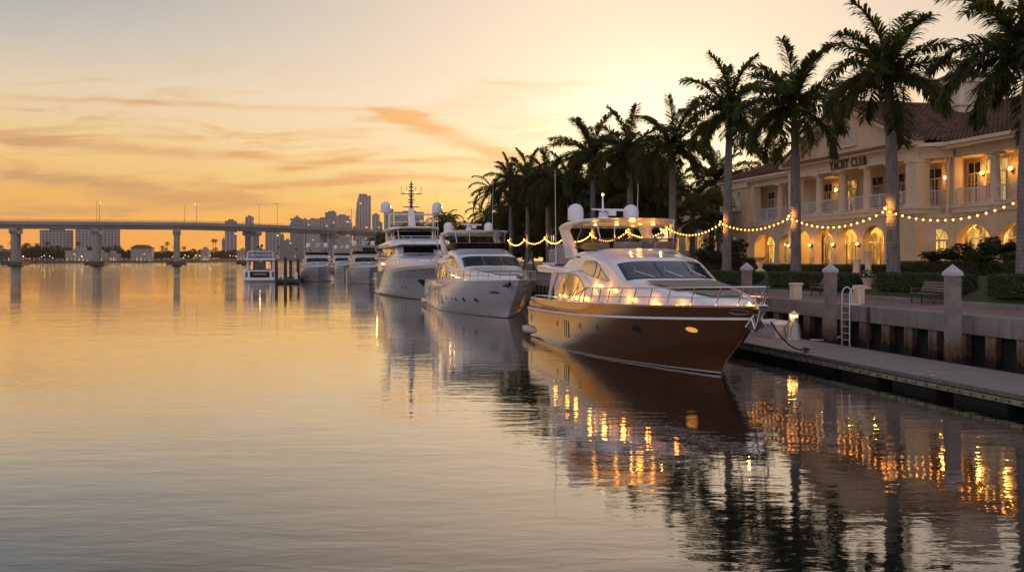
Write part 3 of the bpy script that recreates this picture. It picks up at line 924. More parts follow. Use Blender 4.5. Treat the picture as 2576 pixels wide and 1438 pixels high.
    def rail_h(t): return min(1, max(0, (t - .44) / .05)) * .62 + .04
    top = {}
    for sd in (-1, 1):
        top[sd] = [H.pt(1, t, sd) + Vector((.18 * t, -sd * .10, rail_h(t) * sz)) for t in rt]
    top_all = top[-1] + [p for p in reversed(top[1][:-1])]
    b.tube(top_all, .028 if not far else .05, 6)
    mid = [H.pt(1, t, -1) + Vector((.1 * t, .10, .33 * sz)) for t in rt[5:]] + [H.pt(1, t, 1) + Vector((.1 * t, -.10, .33 * sz)) for t in reversed(rt[5:-1])]
    b.tube(mid, .012 if not far else .025, 5)
    rl = b.build('bow_rail', m_steel, root, smooth=60)
    tl = (.462, .50, .545, .59, .635, .685, .735, .785, .835, .89, .94, .975)
    for t in tl:
        for sd in (-1, 1):
            q = H.pt(1, t, sd); p_ = q + Vector((.18 * t, -sd * .10, rail_h(t) * sz)); f_ = q + Vector((-.16, -sd * .07, 0.0))
            b = MB(); b.tube([f_, f_ + Vector((0, 0, .12)), f_.lerp(p_, .6) + Vector((.0, 0, .05)), p_], .02, 5); b.build('stanchion', m_steel, rl)
    # aft grab rail with its step down
    for sd in (-1, 1):
        b = MB()
        q = [H.pt(1, t, sd) + Vector((0, -sd * .1, h)) for t, h in ((.02, .08), (.05, .16), (.17, .2), (.2, .2), (.30, .16), (.38, .2), (.41, .32), (.44, .62 * sz), (.47, .66 * sz))]
        b.tube(q, .028, 6)
        b.build('side_rail', m_steel, root, smooth=60)
    # hull openings
    for sd in (-1, 1):
        if lit:
            for (x, z, rx, rz) in ((.75, 1.0, .12, .2), (6.45, 1.09, .11, .13), (9.95, 1.2, .17, .15), (11.85, 1.28, .18, .15), (14.85, 1.42, .26, .14)):
                b = MB(); patch(b, H.at, oval(x, z, rx * 1.18, rz * 1.18), sd, .008); pf = b.build('porthole', m_steel, root)
                b = MB(); patch(b, H.at, oval(x, z, rx, rz), sd, .016); b.build('glass', m_glass, pf)
            b = MB(); patch(b, H.at, oval(17.7, 1.58, .29, .12), sd, .010); pf = b.build('porthole', m_steel, root, label='lit amber oval porthole near the bow')
            b = MB(); patch(b, H.at, oval(17.7, 1.58, .235, .09), sd, .02); b.build('glass', mat('amber_port', (.3, .15, .03), .2, emit=(1.0, .42, .06), es=.7), pf)
            b = MB(); patch(b, H.at, [(7.55, .62, 1.32), (8.45, .60, 1.31)], sd, .008); vf = b.build('engine_vent', m_black, root)
            for k in range(3):
                b = MB(); patch(b, H.at, [(7.62 + k * .3, .64, 1.29), (7.72 + k * .3, .64, 1.29)], sd, .02); b.build('slat', m_steel, vf)
            b = MB(); patch(b, H.at, [(19.62 + .05 * k, 2.27 - .06 * sqrt(max(0, 1 - ((k - 5) / 5.2) ** 2)), 2.27 + .06 * sqrt(max(0, 1 - ((k - 5) / 5.2) ** 2))) for k in range(11)], sd, .012, 3); bd = b.build('oval_badge', m_black, root)
            b = MB()
            for k in (1.6, 4.2, 6.8): patch(b, H.at, [(19.62 + .05 * k, 2.235, 2.305), (19.62 + .05 * (k + 1.4), 2.235, 2.305)], sd, .02, 2)
            b.tube([p + Vector((0, 0, 0)) for p in [H.at(19.62 + .25 + .27 * cos(a), 2.27 + .065 * sin(a), sd) + Vector((0, sd * .016, 0)) for a in frange(0, 2 * pi, 21)]], .009, 4)
            b.build('badge_mark', m_chrome, bd)
        elif style == 'white':
            for (x, z, rx, rz) in ((13.2, 1.1, .14, .13), (14.6, 1.1, .10, .1), (15.4, 1.1, .14, .13), (16.8, 1.12, .18, .13), (18.6, 1.14, .2, .13)):
                b = MB(); patch(b, H.at, oval(x, z, rx, rz), sd, .012); b.build('porthole', m_glass, root)
            for x in (2.2, 5.0, 7.8, 9.2, 10.2):
                b = MB(); patch(b, H.at, oval(x, 1.78, .09, .07), sd, .012); b.build('scupper', m_black, root)
            b = MB(); patch(b, H.at, [(10.2, .55, 1.25), (11.9, .55, 1.25)], sd, .008); vf = b.build('engine_vent', mat('vent_dark', (.1, .1, .1), .6), root)
            for k in range(4):
                b = MB(); patch(b, H.at, [(10.3 + k * .42, .58, 1.22), (10.45 + k * .42, .58, 1.22)], sd, .02); b.build('slat', m_steel, vf)
            b = MB(); patch(b, H.at, oval(21.4, 1.75, .5, .085), sd, .010); bd = b.build('gilt_badge', mat('gilt', (.45, .30, .12), .3, .8), root)
            b = MB(); patch(b, H.at, oval(22.9, 2.22, .22, .07), sd, .012); b.build('fairlead', m_black, root)
    if style == 'white':
        q = H.pt(.93, .985, -1)
        b = MB(); b.tube([q + Vector((-.1, -.10, .0)), q + Vector((-.35, -.22, -.3))], .09, 6); b.prism([(-.22, -.22), (.22, -.22), (.06, -.02), (-.06, -.02)], 'x', 0, .10)
        n0 = len(b.v) - 8
        for i in range(n0, len(b.v)): b.v[i] = tuple(Vector(b.v[i]) + q + Vector((-.2, -.3, -.05)))
        b.build('anchor', m_black, root)
    # bow roller, anchor, fittings
    if lit:
        b = MB()
        q = H.pt(1, 1, 1)
        b.obox(q + Vector((-.9, 0, .06)), q + Vector((.22, 0, .02)), .34, .16)
        b.build('bow_roller', m_chrome, root, bevel=.03)
        b = MB()
        b.tube([q + Vector((.1, 0, -.02)), q + Vector((-.1, 0, -.45)), q + Vector((-.34, 0, -.75))], .05, 8)
        b.prism([(-.36, 0), (0, .5), (.36, 0), (0, -.14)], 'x', -.03, .03)
        for i in range(len(b.v) - 8, len(b.v)): b.v[i] = tuple(Vector(b.v[i]) + q + Vector((-.32, 0, -.62)))
        b.build('anchor', m_chrome, root, bevel=.012)
        b = MB()
        for sd in (-1, 1):
            p_ = H.pt(1, .93, sd) + Vector((0, -sd * .3, -.12)); b.cbox(p_, (.35, .1, .1)); b.tube([p_ + Vector((-.25, 0, .1)), p_ + Vector((.25, 0, .1))], .03, 6)
            p_ = H.pt(1, .3, sd) + Vector((0, -sd * .3, -.1)); b.cbox(p_, (.3, .1, .1)); b.tube([p_ + Vector((-.2, 0, .1)), p_ + Vector((.2, 0, .1))], .03, 6)
        b.tube([P(19.6, -.2, 2.2), P(19.6, -.2, 2.5)], [.13, .1], 10)
        b.build('deck_fitting', m_chrome, root, smooth=50)
        # courtesy lights along the trunk
        for x in (4.6, 6.9, 8.7, 10.6, 12.6, 14.4, 16.2, 17.8):
            for sd in (-1, 1):
                zz = 2.22 + .012 * x
                p_ = HS.at_side(X(x), Z(zz), sd)
                if x > 9: p_ = HS.pt(X(x), .20 + .012 * (x - 9), sd)
                b = MB(); b.sphere(p_ + Vector((0, sd * .03, 0)), .045, 8, 5); b.build('courtesy_light', m_downl, root)
                lamp('courtesy_lamp', root, p_ + Vector((0, sd * .24, .0)), 11.0 if sd < 0 else 3.0, (1.0, .31, .03), .09)
        lamp('bow_lamp', root, P(19.75, 0, 2.62), 22, (1.0, .46, .08), .04)
        b = MB(); b.sphere(P(19.75, 0, 2.5), .06, 8, 6); b.build('courtesy_light', m_downl, root)
        for yy_ in (-.75, .55):
            p_ = HS.at_top(X(10.2), Y(yy_)); b = MB(); b.sphere(p_, .06, 8, 5); b.build('brow_light', m_downl, root)
            lamp('brow_lamp', root, p_ + Vector((.12, 0, .12)), 1.6, (1, .55, .2), .03)
        b = MB(); top_patch(b, HS, X(10.35), X(10.0), .32, .32, .012, 4, 4)
        for i in range(len(b.v)): b.v[i] = (b.v[i][0], b.v[i][1] + .95, b.v[i][2])
        b.build('vent_grille', m_grey, root)
    elif style == 'white':
        for x in (11.0, 12.6, 14.8):
            p_ = HS.pt(X(x), .14, -1)
            b = MB(); b.sphere(p_ + Vector((0, -.03, 0)), .05, 8, 5); b.build('courtesy_light', m_downl, root)
            lamp('courtesy_lamp', root, p_ + Vector((0, -.14, .03)), 2.0, (1.0, .52, .12), .03)
        b = MB(); b.sphere(P(19.9, 1.15, 2.55), .0, 4, 3) if False else b.cbox(P(18.7, .5, 2.62), (.5, .5, .12)); b.build('deck_hatch', m_grey, root)
    return root, H, HS

yacht1, H1, HS1 = motor_yacht('bronze hulled motor yacht with lit amber hardtop moored nearest beside the floating dock', 'motor yachts moored along the seawall', 14.07, 49.5, 1, 1, 1, m_bronze, 'bronze')
yacht2, H2, HS2 = motor_yacht('white motor yacht with black windscreen moored directly behind the bronze yacht', 'motor yachts moored along the seawall', 13.4, 85.5, 1.18, 1.12, 1.07, m_hullwhite, 'white')

# covered tender on the bronze yacht's flybridge deck
t = thing('covered_tender', 'grey canvas covered tender stowed aft on the bronze yacht under the antenna', 'tender', (14.07 - 1.45, 49.5 - 2.0, 3.70))
b = MB()
sec = [(-.8, .35, .25), (-.5, .55, .75), (0, .6, 1.0), (.45, .58, .92), (.8, .42, .55), (.95, .2, .25)]
b.grid([[(-w, y, 0), (-w, y, h * .55), (-w * .45, y, h), (w * .45, y, h), (w, y, h * .55), (w, y, 0)] for y, w, h in sec])
b.face([(-.35, -.8, 0), (.35, -.8, 0), (.35, -.8, .14), (.15, -.8, .25), (-.15, -.8, .25), (-.35, -.8, .14)]); b.face([(-.2, .95, 0), (-.2, .95, .14), (-.09, .95, .25), (.09, .95, .25), (.2, .95, .14), (.2, .95, 0)])
b.build('cover', m_grey, t, smooth=25)
b = MB(); b.obox((-.75, -.9, .02), (-.75, 1.1, .02), .12, .12); b.obox((.55, -.9, .02), (.55, 1.1, .02), .12, .12); b.build('chock', m_gel, t)
b = MB(); b.box(-.3, 1.0, .05, .3, 1.9, .75); b.build('engine_hood', mat('tan_canvas', (.36, .29, .2), .8), t, bevel=.08)

# ------------------------------------------------------------------ tri-deck yacht
def tri_deck():
    root = thing('superyacht', 'largest white yacht, three decks with a tall dark mast between two domes', 'yacht', (11.9, 120.0, 0), -pi / 2, 'motor yachts moored along the seawall')
    H = Hull([(0, -.8, -.5, 2.2, .5, 24.5, .2, 1.6, 1.0), (.12, -.15, -.1, 3.3, .2, 26.6, .25, 1.7, .95), (.3, .5, .7, 3.70, 0, 27.8, .34, 1.9, .9),
              (.6, 1.5, 2.1, 3.75, -.1, 30.0, .42, 2.1, .78), (1, 2.3, 3.45, 3.8, 0, 32.6, .5, 2.4, .66)])
    b = MB(); H.shell(b, .19, 1, 14, 50); b.build('hull', m_hullwhite, root, smooth=35)
    b = MB(); H.shell(b, .16, .19, 2, 50, off=.005); b.build('boot_stripe', m_boot, root)
    b = MB(); H.shell(b, 0, .16, 3, 50); b.build('bottom', m_antifoul, root, smooth=35)
    b = MB()
    ts = [1 - (1 - i / 39) ** 1.6 for i in range(40)]
    for sd in (-1, 1):
        o_ = [H.pt(1, q, sd) for q in ts]; lo = [Vector((p.x, sd * max(0, abs(p.y) - .15), p.z - .3)) for p in o_]; mi = [Vector((p.x, 0, p.z + .04)) for p in lo]
        b.grid([o_, lo, mi])
    b.build('deck', m_gel2, root, smooth=30)
    for sd in (-1, 1):
        for a_ in ((.62, .28), (.2, .35)):
            b = MB(); b.tube(H.line(a_[0], sd, 0, a_[1], 12, .03), .09, 6); b.build('rub_rail', m_white, root, smooth=60)
    # decks as lofts
    main = Loft([(3.5, 3.3, 2.0, 3.3, 3.6, 3.9, 0), (8, 3.45, 2.1, 3.4, 3.7, 4.0, 0), (16, 3.5, 2.4, 3.3, 3.8, 4.1, .6), (22, 3.0, 2.9, 2.7, 3.9, 4.25, 1.4), (25.5, 2.1, 3.1, 1.8, 3.6, 3.9, 1.6), (27.5, 1.1, 3.2, .9, 3.35, 3.5, 1.6)], .5, 3.3)
    b = MB(); main.shell(b, 60); b.build('main_deckhouse', m_gel, root, smooth=38)
    br = Loft([(4.5, 2.9, 3.8, 2.85, 5.0, 5.2, 0), (12, 3.0, 3.9, 2.85, 5.1, 5.3, .4), (17, 2.9, 4.0, 2.7, 5.15, 5.35, 1.0), (19.2, 2.7, 4.05, 2.5, 5.0, 5.2, 1.3), (20.4, 2.6, 4.05, 2.4, 4.35, 4.5, 1.4), (21.5, 2.3, 4.1, 2.1, 4.25, 4.4, 1.4)], .35, 2.9)
    b = MB(); br.shell(b, 50); b.build('bridge_deckhouse', m_gel, root, smooth=38)
    brow = Loft([(.5, 2.9, 5.15, 2.95, 5.3, 5.42, 0), (4, 3.3, 5.1, 3.35, 5.28, 5.55, 0), (12, 3.4, 5.05, 3.45, 5.25, 5.75, .5), (18, 3.2, 5.1, 3.2, 5.3, 5.95, 1.2), (20.6, 2.9, 5.2, 2.9, 5.32, 5.6, 1.7), (21.4, 2.4, 5.28, 2.4, 5.32, 5.4, 2.0)], .42, 3.3)
    b = MB(); brow.shell(b, 50); b.build('sun_deck', m_gel, root, smooth=38)
    sky_ = Loft([(3, 2.5, 7.0, 2.52, 7.1, 7.2, 0), (5, 2.75, 6.98, 2.8, 7.12, 7.32, .2), (12, 2.7, 7.0, 2.75, 7.14, 7.36, .6), (15.5, 2.4, 7.05, 2.42, 7.14, 7.3, 1.4), (16.2, 1.9, 7.1, 1.9, 7.14, 7.2, 1.9)], .45, 2.6)
    b = MB(); sky_.shell(b, 40); b.grid([[sky_.pt(x, 0, -1), sky_.pt(x, 0, 1)] for x in frange(3, 16.2, 16)]); b.build('hardtop', m_gel, root, smooth=40)
    for sd in (-1, 1):
        b = MB(); b.prism([(6.5, 5.5), (9.2, 5.5), (7.6, 7.05), (6.2, 7.05)], 'y', sd * 2.45, sd * 2.65); b.build('arch_leg', m_gel, root, bevel=.05)
        b = MB(); b.tube([(15.0, sd * 1.9, 5.8), (14.4, sd * 2.0, 7.05)], .06, 6); b.build('hardtop_strut', m_white, root)
        b = MB(); b.box(9.0, sd * 2.35 - .02, 5.6, 14.5, sd * 2.35 + .02, 7.0); b.build('side_screen', m_tint, root)
    b = MB(); b.box(9.5, -2.2, 5.5, 9.8, 2.2, 6.95); b.build('sun_deck_bar', m_dark, root)
    b = MB()
    def fr(k, z, o_): 
        a = k * pi / 2
        return Vector((11 + (7.2 + o_) * abs(cos(a)) ** .5, 2.75 * (1 if k > 0 else -1) * abs(sin(a)) ** .5, z))
    for z in (6.0, 6.25): b.tube([fr(k, z, 0) for k in frange(-1, 1, 31)], .035, 6)
    for k in frange(-.95, .95, 12): b.tube([fr(k, 5.6, 0), fr(k, 6.25, 0)], .03, 5)
    b.build('sun_deck_rail', m_steel, root)
    # bridge windows: dark band
    b = MB(); top_patch(b, br, 20.3, 19.35, 1.9, 1.85, .02, 6, 16); fr_ = b.build('bridge_window', m_black_glass, root, smooth=60)
    for sd in (-1, 1):
        for x0 in (6.0, 8.6, 11.2, 13.8, 16.2):
            b = MB(); patch(b, br.at_side, [(x0, 4.25, 4.95), (x0 + 1.2, 4.25, 4.95), (x0 + 2.0, 4.25, 4.95)], sd, .012); b.build('side_window', m_lit2 if x0 < 14 else m_glass, root)
        for x0 in (18.3,):
            b = MB(); patch(b, br.at_side, [(x0, 4.4, 4.92), (x0 + .6, 4.4, 4.9)], sd, .012); b.build('side_window', m_glass, root)
        # main deck windows
        for x0 in (5.0, 8.2, 11.4):
            b = MB(); patch(b, main.at_side, [(x0, 2.55, 3.5), (x0 + 1.3, 2.6, 3.5), (x0 + 2.6, 2.6, 3.5)], sd, .012); b.build('side_window', m_lit2, root)
        b = MB(); patch(b, H.at, [(15.0, 2.35, 2.8), (15.5, 2.18, 3.02), (17.2, 2.2, 3.06), (19.0, 2.26, 3.1), (19.8, 2.36, 3.04), (20.2, 2.5, 2.9)], sd, .015); b.build('owner_window', M_lit_window('dim_cabin', (.35, .22, .12), (.02, .015, .012), .5, 3.0), root)
        for x in (22.4, 24.0, 25.8, 27.6):
            b = MB(); patch(b, H.at, [(x, 2.28, 2.36), (x + .9, 2.26, 2.36)], sd, .012, 3); b.build('mooring_port', m_cream_glass, root)
        b = MB(); patch(b, H.at, [(27.3, .95, 2.0), (28.4, 1.0, 2.05)], sd, .015); b.build('anchor_pocket', m_black, root)
        for x in (12, 14, 15.5, 17, 19, 20, 22.5, 23.4):
            b = MB(); patch(b, H.at, oval(x, 1.15, .13, .13), sd, .012, 3); b.build('porthole', m_glass, root)
        for x in (9.5, 10.1):
            b = MB(); patch(b, H.at, [(x, .8, 1.5), (x + .18, .8, 1.5)], sd, .012, 3); b.build('engine_vent', m_black, root)
    lamp('aft_lamp', root, (4.5, -3.0, 3.3), 60, (1, .6, .18), .1); lamp('aft_lamp', root, (8.5, -3.75, 3.45), 18, (1, .6, .18), .1)
    # upper bulwark at the main deck sides (white)
    b = MB()
    for sd in (-1, 1):
        b.grid([[H.pt(1, q, sd) + Vector((0, -sd * .05, 0)) for q in frange(.42, 1, 24)], [H.pt(1, q, sd) + Vector((.1, -sd * .08, .32 * min(1, (q - .42) / .05))) for q in frange(.42, 1, 24)]])
    b.build('foredeck_bulwark', m_gel, root, smooth=40)
    b = MB()
    for sd in (-1, 1): b.tube([H.pt(1, q, sd) + Vector((.15, -sd * .1, .85)) for q in frange(.55, 1, 20)], .03, 5); 
    for q in frange(.55, 1, 12):
        for sd in (-1, 1): b.tube([H.pt(1, q, sd) + Vector((.1, -sd * .1, .3)), H.pt(1, q, sd) + Vector((.15, -sd * .1, .85))], .022, 5)
    b.build('bow_rail', m_steel, root)
    # aft deck roof edge curving round, glass wind break
    b = MB(); rl = Loft([(1.0, 3.2, 3.85, 3.25, 3.95, 4.05, 0), (3, 3.55, 3.82, 3.6, 3.95, 4.1, 0), (13, 3.62, 3.84, 3.66, 3.96, 4.12, 0), (15, 3.45, 3.9, 3.5, 3.98, 4.1, 0)], .4, 3.4); rl.shell(b, 24); b.build('upper_deck_edge', m_gel, root, smooth=40)
    b = MB()
    for sd in (-1, 1): b.grid([[(1.2, sd * 3.2, 4.0), (4, sd * 3.5, 4.0), (9, sd * 3.55, 4.0), (14, sd * 3.5, 4.0)], [(1.2, sd * 3.25, 4.8), (4, sd * 3.55, 4.85), (9, sd * 3.6, 4.85), (14, sd * 3.4, 4.8)]])
    b.grid([[(1.2, -3.2, 4.0), (1.0, 0, 4.0), (1.2, 3.2, 4.0)], [(1.2, -3.25, 4.8), (1.0, 0, 4.8), (1.2, 3.25, 4.8)]])
    b.build('wind_break', m_tint, root)
    # foredeck tender and crane
    b = MB(); b.grid([[(21.4, 1.0, 4.2), (23.6, 1.0, 4.1)], [(21.4, 1.9, 4.3), (23.8, 1.9, 4.2)], [(21.4, 2.0, 4.9), (24.1, 2.0, 4.75)], [(21.4, .9, 4.9), (23.9, .9, 4.75)]], closed=False); b.face([(21.4, 1.0, 4.2), (21.4, 1.9, 4.3), (21.4, 2.0, 4.9), (21.4, .9, 4.9)]); b.build('crane', m_chrome, root)
    # mast
    b = MB(); b.prism([(8.4, 7.2), (11.2, 7.2), (10.0, 8.6), (9.2, 9.6), (8.9, 9.6)], 'y', -.3, .3); ms = b.build('mast_base', m_gel, root, bevel=.06)
    b = MB(); b.tube([(9.1, 0, 9.5), (9.1, 0, 12.6)], [.16, .05], 8)
    for z, w in ((9.7, .9), (10.2, .3), (10.5, .35), (10.9, .3), (11.15, 1.15), (11.5, .3), (11.9, .25), (12.2, .2)): b.tube([(9.1, -w, z), (9.1, w, z)], .06, 6); b.cbox((9.1, 0, z), (.3, .36, .14))
    for y in (-1.1, -.5, .5, 1.1): b.tube([(9.1, y, 11.15), (9.1, y, 12.0)], .025, 5)
    b.build('mast_pole', mat('mast_grey', (.08, .075, .07), .5), ms)
    for y in (-.5, .5): 
        b = MB(); b.sphere((9.2, y, 11.3), .1, 8, 6); b.build('masthead_light', m_downl, ms)
    b = MB(); b.tube([(9.3, -2.9, 8.85), (9.3, 2.9, 8.85)], .09, 8)
    for y in (-2.45, 2.45): b.tube([(9.3, y, 7.2), (9.3, y, 8.85)], .1, 8)
    b.tube([(9.3, -2.45, 8.0), (9.3, 2.45, 8.0)], .06, 6)
    b.build('dome_bracket', m_gel, root, smooth=60)
    radome(root, (9.3, -2.85, 9.05), .55, 1.2); radome(root, (9.3, 2.85, 9.05), .55, 1.2)
    for y in (-2.2, 2.3, 3.1): whip(root, (6.0, y, 7.1), (6.0, y * 1.02, 12.2 if y > 3 else 10.6), .02)
    return root
tri_deck()

# ------------------------------------------------------------------ far boats
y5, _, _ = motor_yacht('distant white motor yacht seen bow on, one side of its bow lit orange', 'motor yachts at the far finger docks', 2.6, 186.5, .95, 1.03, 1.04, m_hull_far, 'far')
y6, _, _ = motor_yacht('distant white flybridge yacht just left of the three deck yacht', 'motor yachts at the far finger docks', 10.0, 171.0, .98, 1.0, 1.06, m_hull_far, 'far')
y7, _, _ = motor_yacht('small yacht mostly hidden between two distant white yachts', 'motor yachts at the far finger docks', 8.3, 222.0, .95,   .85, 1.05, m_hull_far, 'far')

def stern_yacht():
    root = thing('cabin_cruiser', 'distant white cruiser seen from astern with a dark open transom locker', 'cabin cruiser', (-6.95, 172.0, 0), pi / 2, 'motor yachts at the far finger docks')
    H = Hull([(0, -.5, -.4, 1.8, .3, 11.6, .2, 1.6, 1), (.15, -.1, 0, 2.55, .1, 12.4, .3, 1.8, .95), (.5, .9, 1.2, 2.8, 0, 13.6, .4, 2, .85), (1, 1.95, 2.3, 2.85, .05, 15, .5, 2.3, .7)], .03)
    b = MB(); H.shell(b, .16, 1, 10, 36); b.build('hull', m_gel, root, smooth=35)
    b = MB(); H.shell(b, 0, .16, 3, 36); b.build('bottom', m_antifoul, root, smooth=35)
    b = MB(); b.box(-1.1, -2.6, .3, 0, 2.6, .55); b.build('swim_platform', m_gel, root, bevel=.06)
    b = MB(); b.box(-.05, -1.6, .75, .02, 1.6, 1.75); lk = b.build('transom_locker', m_dark, root)
    b = MB(); b.box(-.09, -1.1, 1.2, -.06, 1.1, 1.45); b.build('locker_rack', mat('brass_rack', (.30, .22, .08), .5), lk)
    b = MB()
    for sd in (-1, 1): b.box(-.06, sd * 2.15 - .2, .8, .02, sd * 2.15 + .2, 1.7)
    b.build('boarding_step', mat('step_grey', (.1, .11, .13), .5), root)
    b = MB(); b.box(.1, -2.5, 1.9, 3, 2.5, 1.95); b.build('cockpit_sole', m_teak, root)
    hs = Loft([(2.6, 2.4, 1.95, 2.2, 3.6, 3.85, 0), (7, 2.3, 2.1, 2.05, 3.6, 3.9, .3), (9, 2.1, 2.2, 1.9, 3.3, 3.6, .8), (11, 1.5, 2.25, 1.3, 2.6, 2.8, 1)], .45, 2.3)
    b = MB(); hs.shell(b, 30); b.build('deckhouse', m_gel, root, smooth=38)
    b = MB(); b.box(2.53, -1.9, 2.0, 2.6, 1.9, 3.55); dr = b.build('saloon_door', m_black, root)
    b = MB(); b.box(2.49, -1.75, 2.1, 2.528, -.9, 3.4); b.box(2.49, 1.2, 2.1, 2.528, 1.8, 3.4); b.build('lit_pane', m_lit2, dr)
    b = MB(); b.box(2.49, -.85, 2.1, 2.52, -.1, 3.4); b.box(2.49, 0, 2.1, 2.52, .9, 3.4); b.build('door_pane', m_glass, dr)
    b = MB(); b.box(.4, -2.4, 3.62, 6.5, 2.4, 3.95); b.build('flybridge_deck', m_gel, root, bevel=.12)
    b = MB(); b.box(1.2, -1.9, 3.955, 2.2, -.4, 4.4); b.box(1.4, .3, 3.955, 2.4, 1.8, 4.35); b.build('flybridge_seat', m_grey, root, bevel=.12)
    b = MB()
    for x in (1.6, 3.6): b.tube([(x, -2.2, 3.9), (x, -2.05, 5.0), (x, -1.8, 5.15), (x, 1.8, 5.15), (x, 2.05, 5.0), (x, 2.2, 3.9)], .06, 6)
    b.tube([(1.6, -2.1, 4.5), (1.6, 2.1, 4.5)], .05, 6)
    b.build('bimini_frame', m_gel, root, smooth=50)
    b = MB(); b.tube([(3.2, 0, 3.9), (3.2, 0, 6.2)], .05, 6); b.sphere((3.2, -.2, 6.1), .25, 8, 6); b.sphere((3.2, .35, 5.9), .22, 8, 6); b.build('radar_mast', m_dark, root)
    for sd in (-1, 1):
        b = MB(); patch(b, hs.at_side, [(3.4, 2.7, 3.3), (7.5, 2.7, 3.3)], sd, .012); b.build('side_window', m_lit2, root)
    b = MB()
    for sd in (-1, 1): b.tube([H.pt(1, q, sd) + Vector((0, -sd * .1, .6)) for q in frange(.3, 1, 14)], .04, 5)
    b.build('bow_rail', m_steel, root)
    lamp('cockpit_lamp', root, (1.2, 0, 3.4), 12, radius=.1)
stern_yacht()

# finger dock and dark timber piles between the far boats
t = thing('finger_dock', 'low dark finger dock between the distant cruiser and the bow on yacht', 'dock', (0, 0, 0))
b = MB(); b.box(-3.9, 160.5, .1, -.4, 190, .55); b.build('deck', mat('old_timber', (.07, .055, .045), .85, var=.4), t)
b = MB(); b.box(-3.2, 165, .56, -2.4, 166.4, 1.3); b.box(-1.2, 166, .56, -.7, 167, 1.7); b.build('dock_locker', m_gel, t, bevel=.05)
first = None
for i, (u_, v_, h_, lb) in enumerate(((-3.95, 160.2, 3.8, 'leftmost of the tall dark timber piles at the finger dock, next to the cruiser'), (-2.55, 158.9, 4.25, 'tallest dark timber pile at the finger dock'), (-1.85, 169, 3.8, 'dark timber pile just right of the tallest one at the finger dock'), (-.65, 172, 4.0, 'dark timber pile closest to the bow on yacht'))):
    b = MB(); b.lathe([(.26, -1), (.24, h_ - .3), (.2, h_ - .25), (.03, h_)], (0, 0, 0), 12)
    tag(b.build('timber_pile', mat('wet_timber', (.045, .035, .03), .8, var=.4), smooth=40), lb, 'pile', 'timber piles of the finger dock').location = (u_, v_, 0)
# ================================================================== YACHT CLUB
m_stucco = mat('cream_stucco', (.68, .52, .325), .85, var=.16, vscale=.8, bump=.15, bscale=30, streak=.14)
m_trim = mat('stucco_trim', (.72, .57, .375), .75, var=.10, vscale=1.0, streak=.10)
m_frame = mat('cream_frame', (.55, .46, .33), .5)
m_railw = mat('white_railing', (.62, .60, .58), .45)
m_letter = mat('bronze_letters', (.06, .035, .02), .5, .3)
m_sconce = mat('sconce_glow', (1, .8, .5), .4, emit=(1.0, .48, .09), es=8.0)

def M_tile(name, axis):
    m = bpy.data.materials.new(name); m.use_nodes = True
    t = m.node_tree; N = NT(t); p = t.nodes['Principled BSDF']
    pos = N.n('ShaderNodeNewGeometry').outputs['Position']
    s = N.sep(pos)
    across, along = (s[1], s[0]) if axis == 'x' else (s[0], s[1])
    a = N.noise(pos, 9, 3, .6)
    fr = N.m('FRACT', N.m('MULTIPLY', s[2], 1 / .19))
    cell = N.xyz(N.m('FLOOR', N.m('MULTIPLY', across, 1 / .40)), N.m('FLOOR', N.m('MULTIPLY', s[2], 1 / .19)), 0.0)
    wn = N.n('ShaderNodeTexWhiteNoise', noise_dimensions='3D'); N.put(wn.inputs['Vector'], cell)
    c = N.mix(wn.outputs['Value'], (.075, .038, .025), (.17, .085, .054))
    c = N.mix(N.m('MULTIPLY', N.sstep(N.noise(pos, .7, 5, .6), .4, .7), .5), c, (.075, .042, .03))
    c = N.mix(N.m('MULTIPLY', N.m('LESS_THAN', fr, .14), .6), c, (.02, .011, .008))
    N.put(p.inputs['Base Color'], c); p.inputs['Roughness'].default_value = .85; p.inputs['Specular IOR Level'].default_value = .15
    b = N.n('ShaderNodeBump'); b.inputs['Strength'].default_value = 1.0; b.inputs['Distance'].default_value = .06
    N.put(b.inputs['Height'], N.m('ADD', a, N.m('MULTIPLY', fr, -.8))); N.put(p.inputs['Normal'], b.outputs[0])
    return m
m_tile_x = M_tile('roof_tile_main', 'x'); m_tile_y = M_tile('roof_tile_gable', 'y')
def tile_slope(name, eave0, eave1, top0, top1, mt, parent, period=.40, row=.46, amp=.055):
    """barrel tiles on a slope: eave0-eave1 is the lower edge, top0-top1 the upper one"""
    e0, e1, t0, t1 = map(Vector, (eave0, eave1, top0, top1))
    n = (e1 - e0).cross(t0 - e0).normalized()
    if n.z < 0: n = -n
    L = (e1 - e0).length; nw = int(L / period) * 6; S = max((t0 - e0).length, (t1 - e1).length); nr = int(S / row)
    ax = (e1 - e0).normalized(); b = MB(); rows = []
    for i in range(nr):
        for k in (i / nr, (i + 1) / nr - .001):
            a, c = e0.lerp(t0, k), e1.lerp(t1, k); r = []
            for j in range(nw + 1):
                p = a.lerp(c, j / nw); ph = (p - e0).dot(ax) / period * 2 * pi
                r.append(p + n * (amp * sin(ph) + (.045 if k == i / nr else 0.0)))
            rows.append(r)
    b.grid(rows)
    return b.build(name, mt, parent, fix=False)
m_tile_e = mat('tile_edge', (.24, .085, .055), .75, var=.4, vscale=6)
m_room = [M_lit_window('lit_room_%d' % i, c1, c2, s_, sc) for i, (c1, c2, s_, sc) in enumerate((((1.0, .58, .10), (.22, .11, .02), 1.1, .9), ((.95, .58, .15), (.06, .035, .012), .85, 1.1), ((.45, .34, .20), (.03, .025, .02), .30, .8)))]
m_darkroom = mat('dark_room_glass', (.018, .016, .014), .05, spec=.9)
m_curtain = mat('net_curtain', (.34, .30, .24), .9)

club = thing('yacht_club', 'two storey cream yacht club with red tiled roof, white balcony rails and lit arches', 'building', (0, 0, 0))

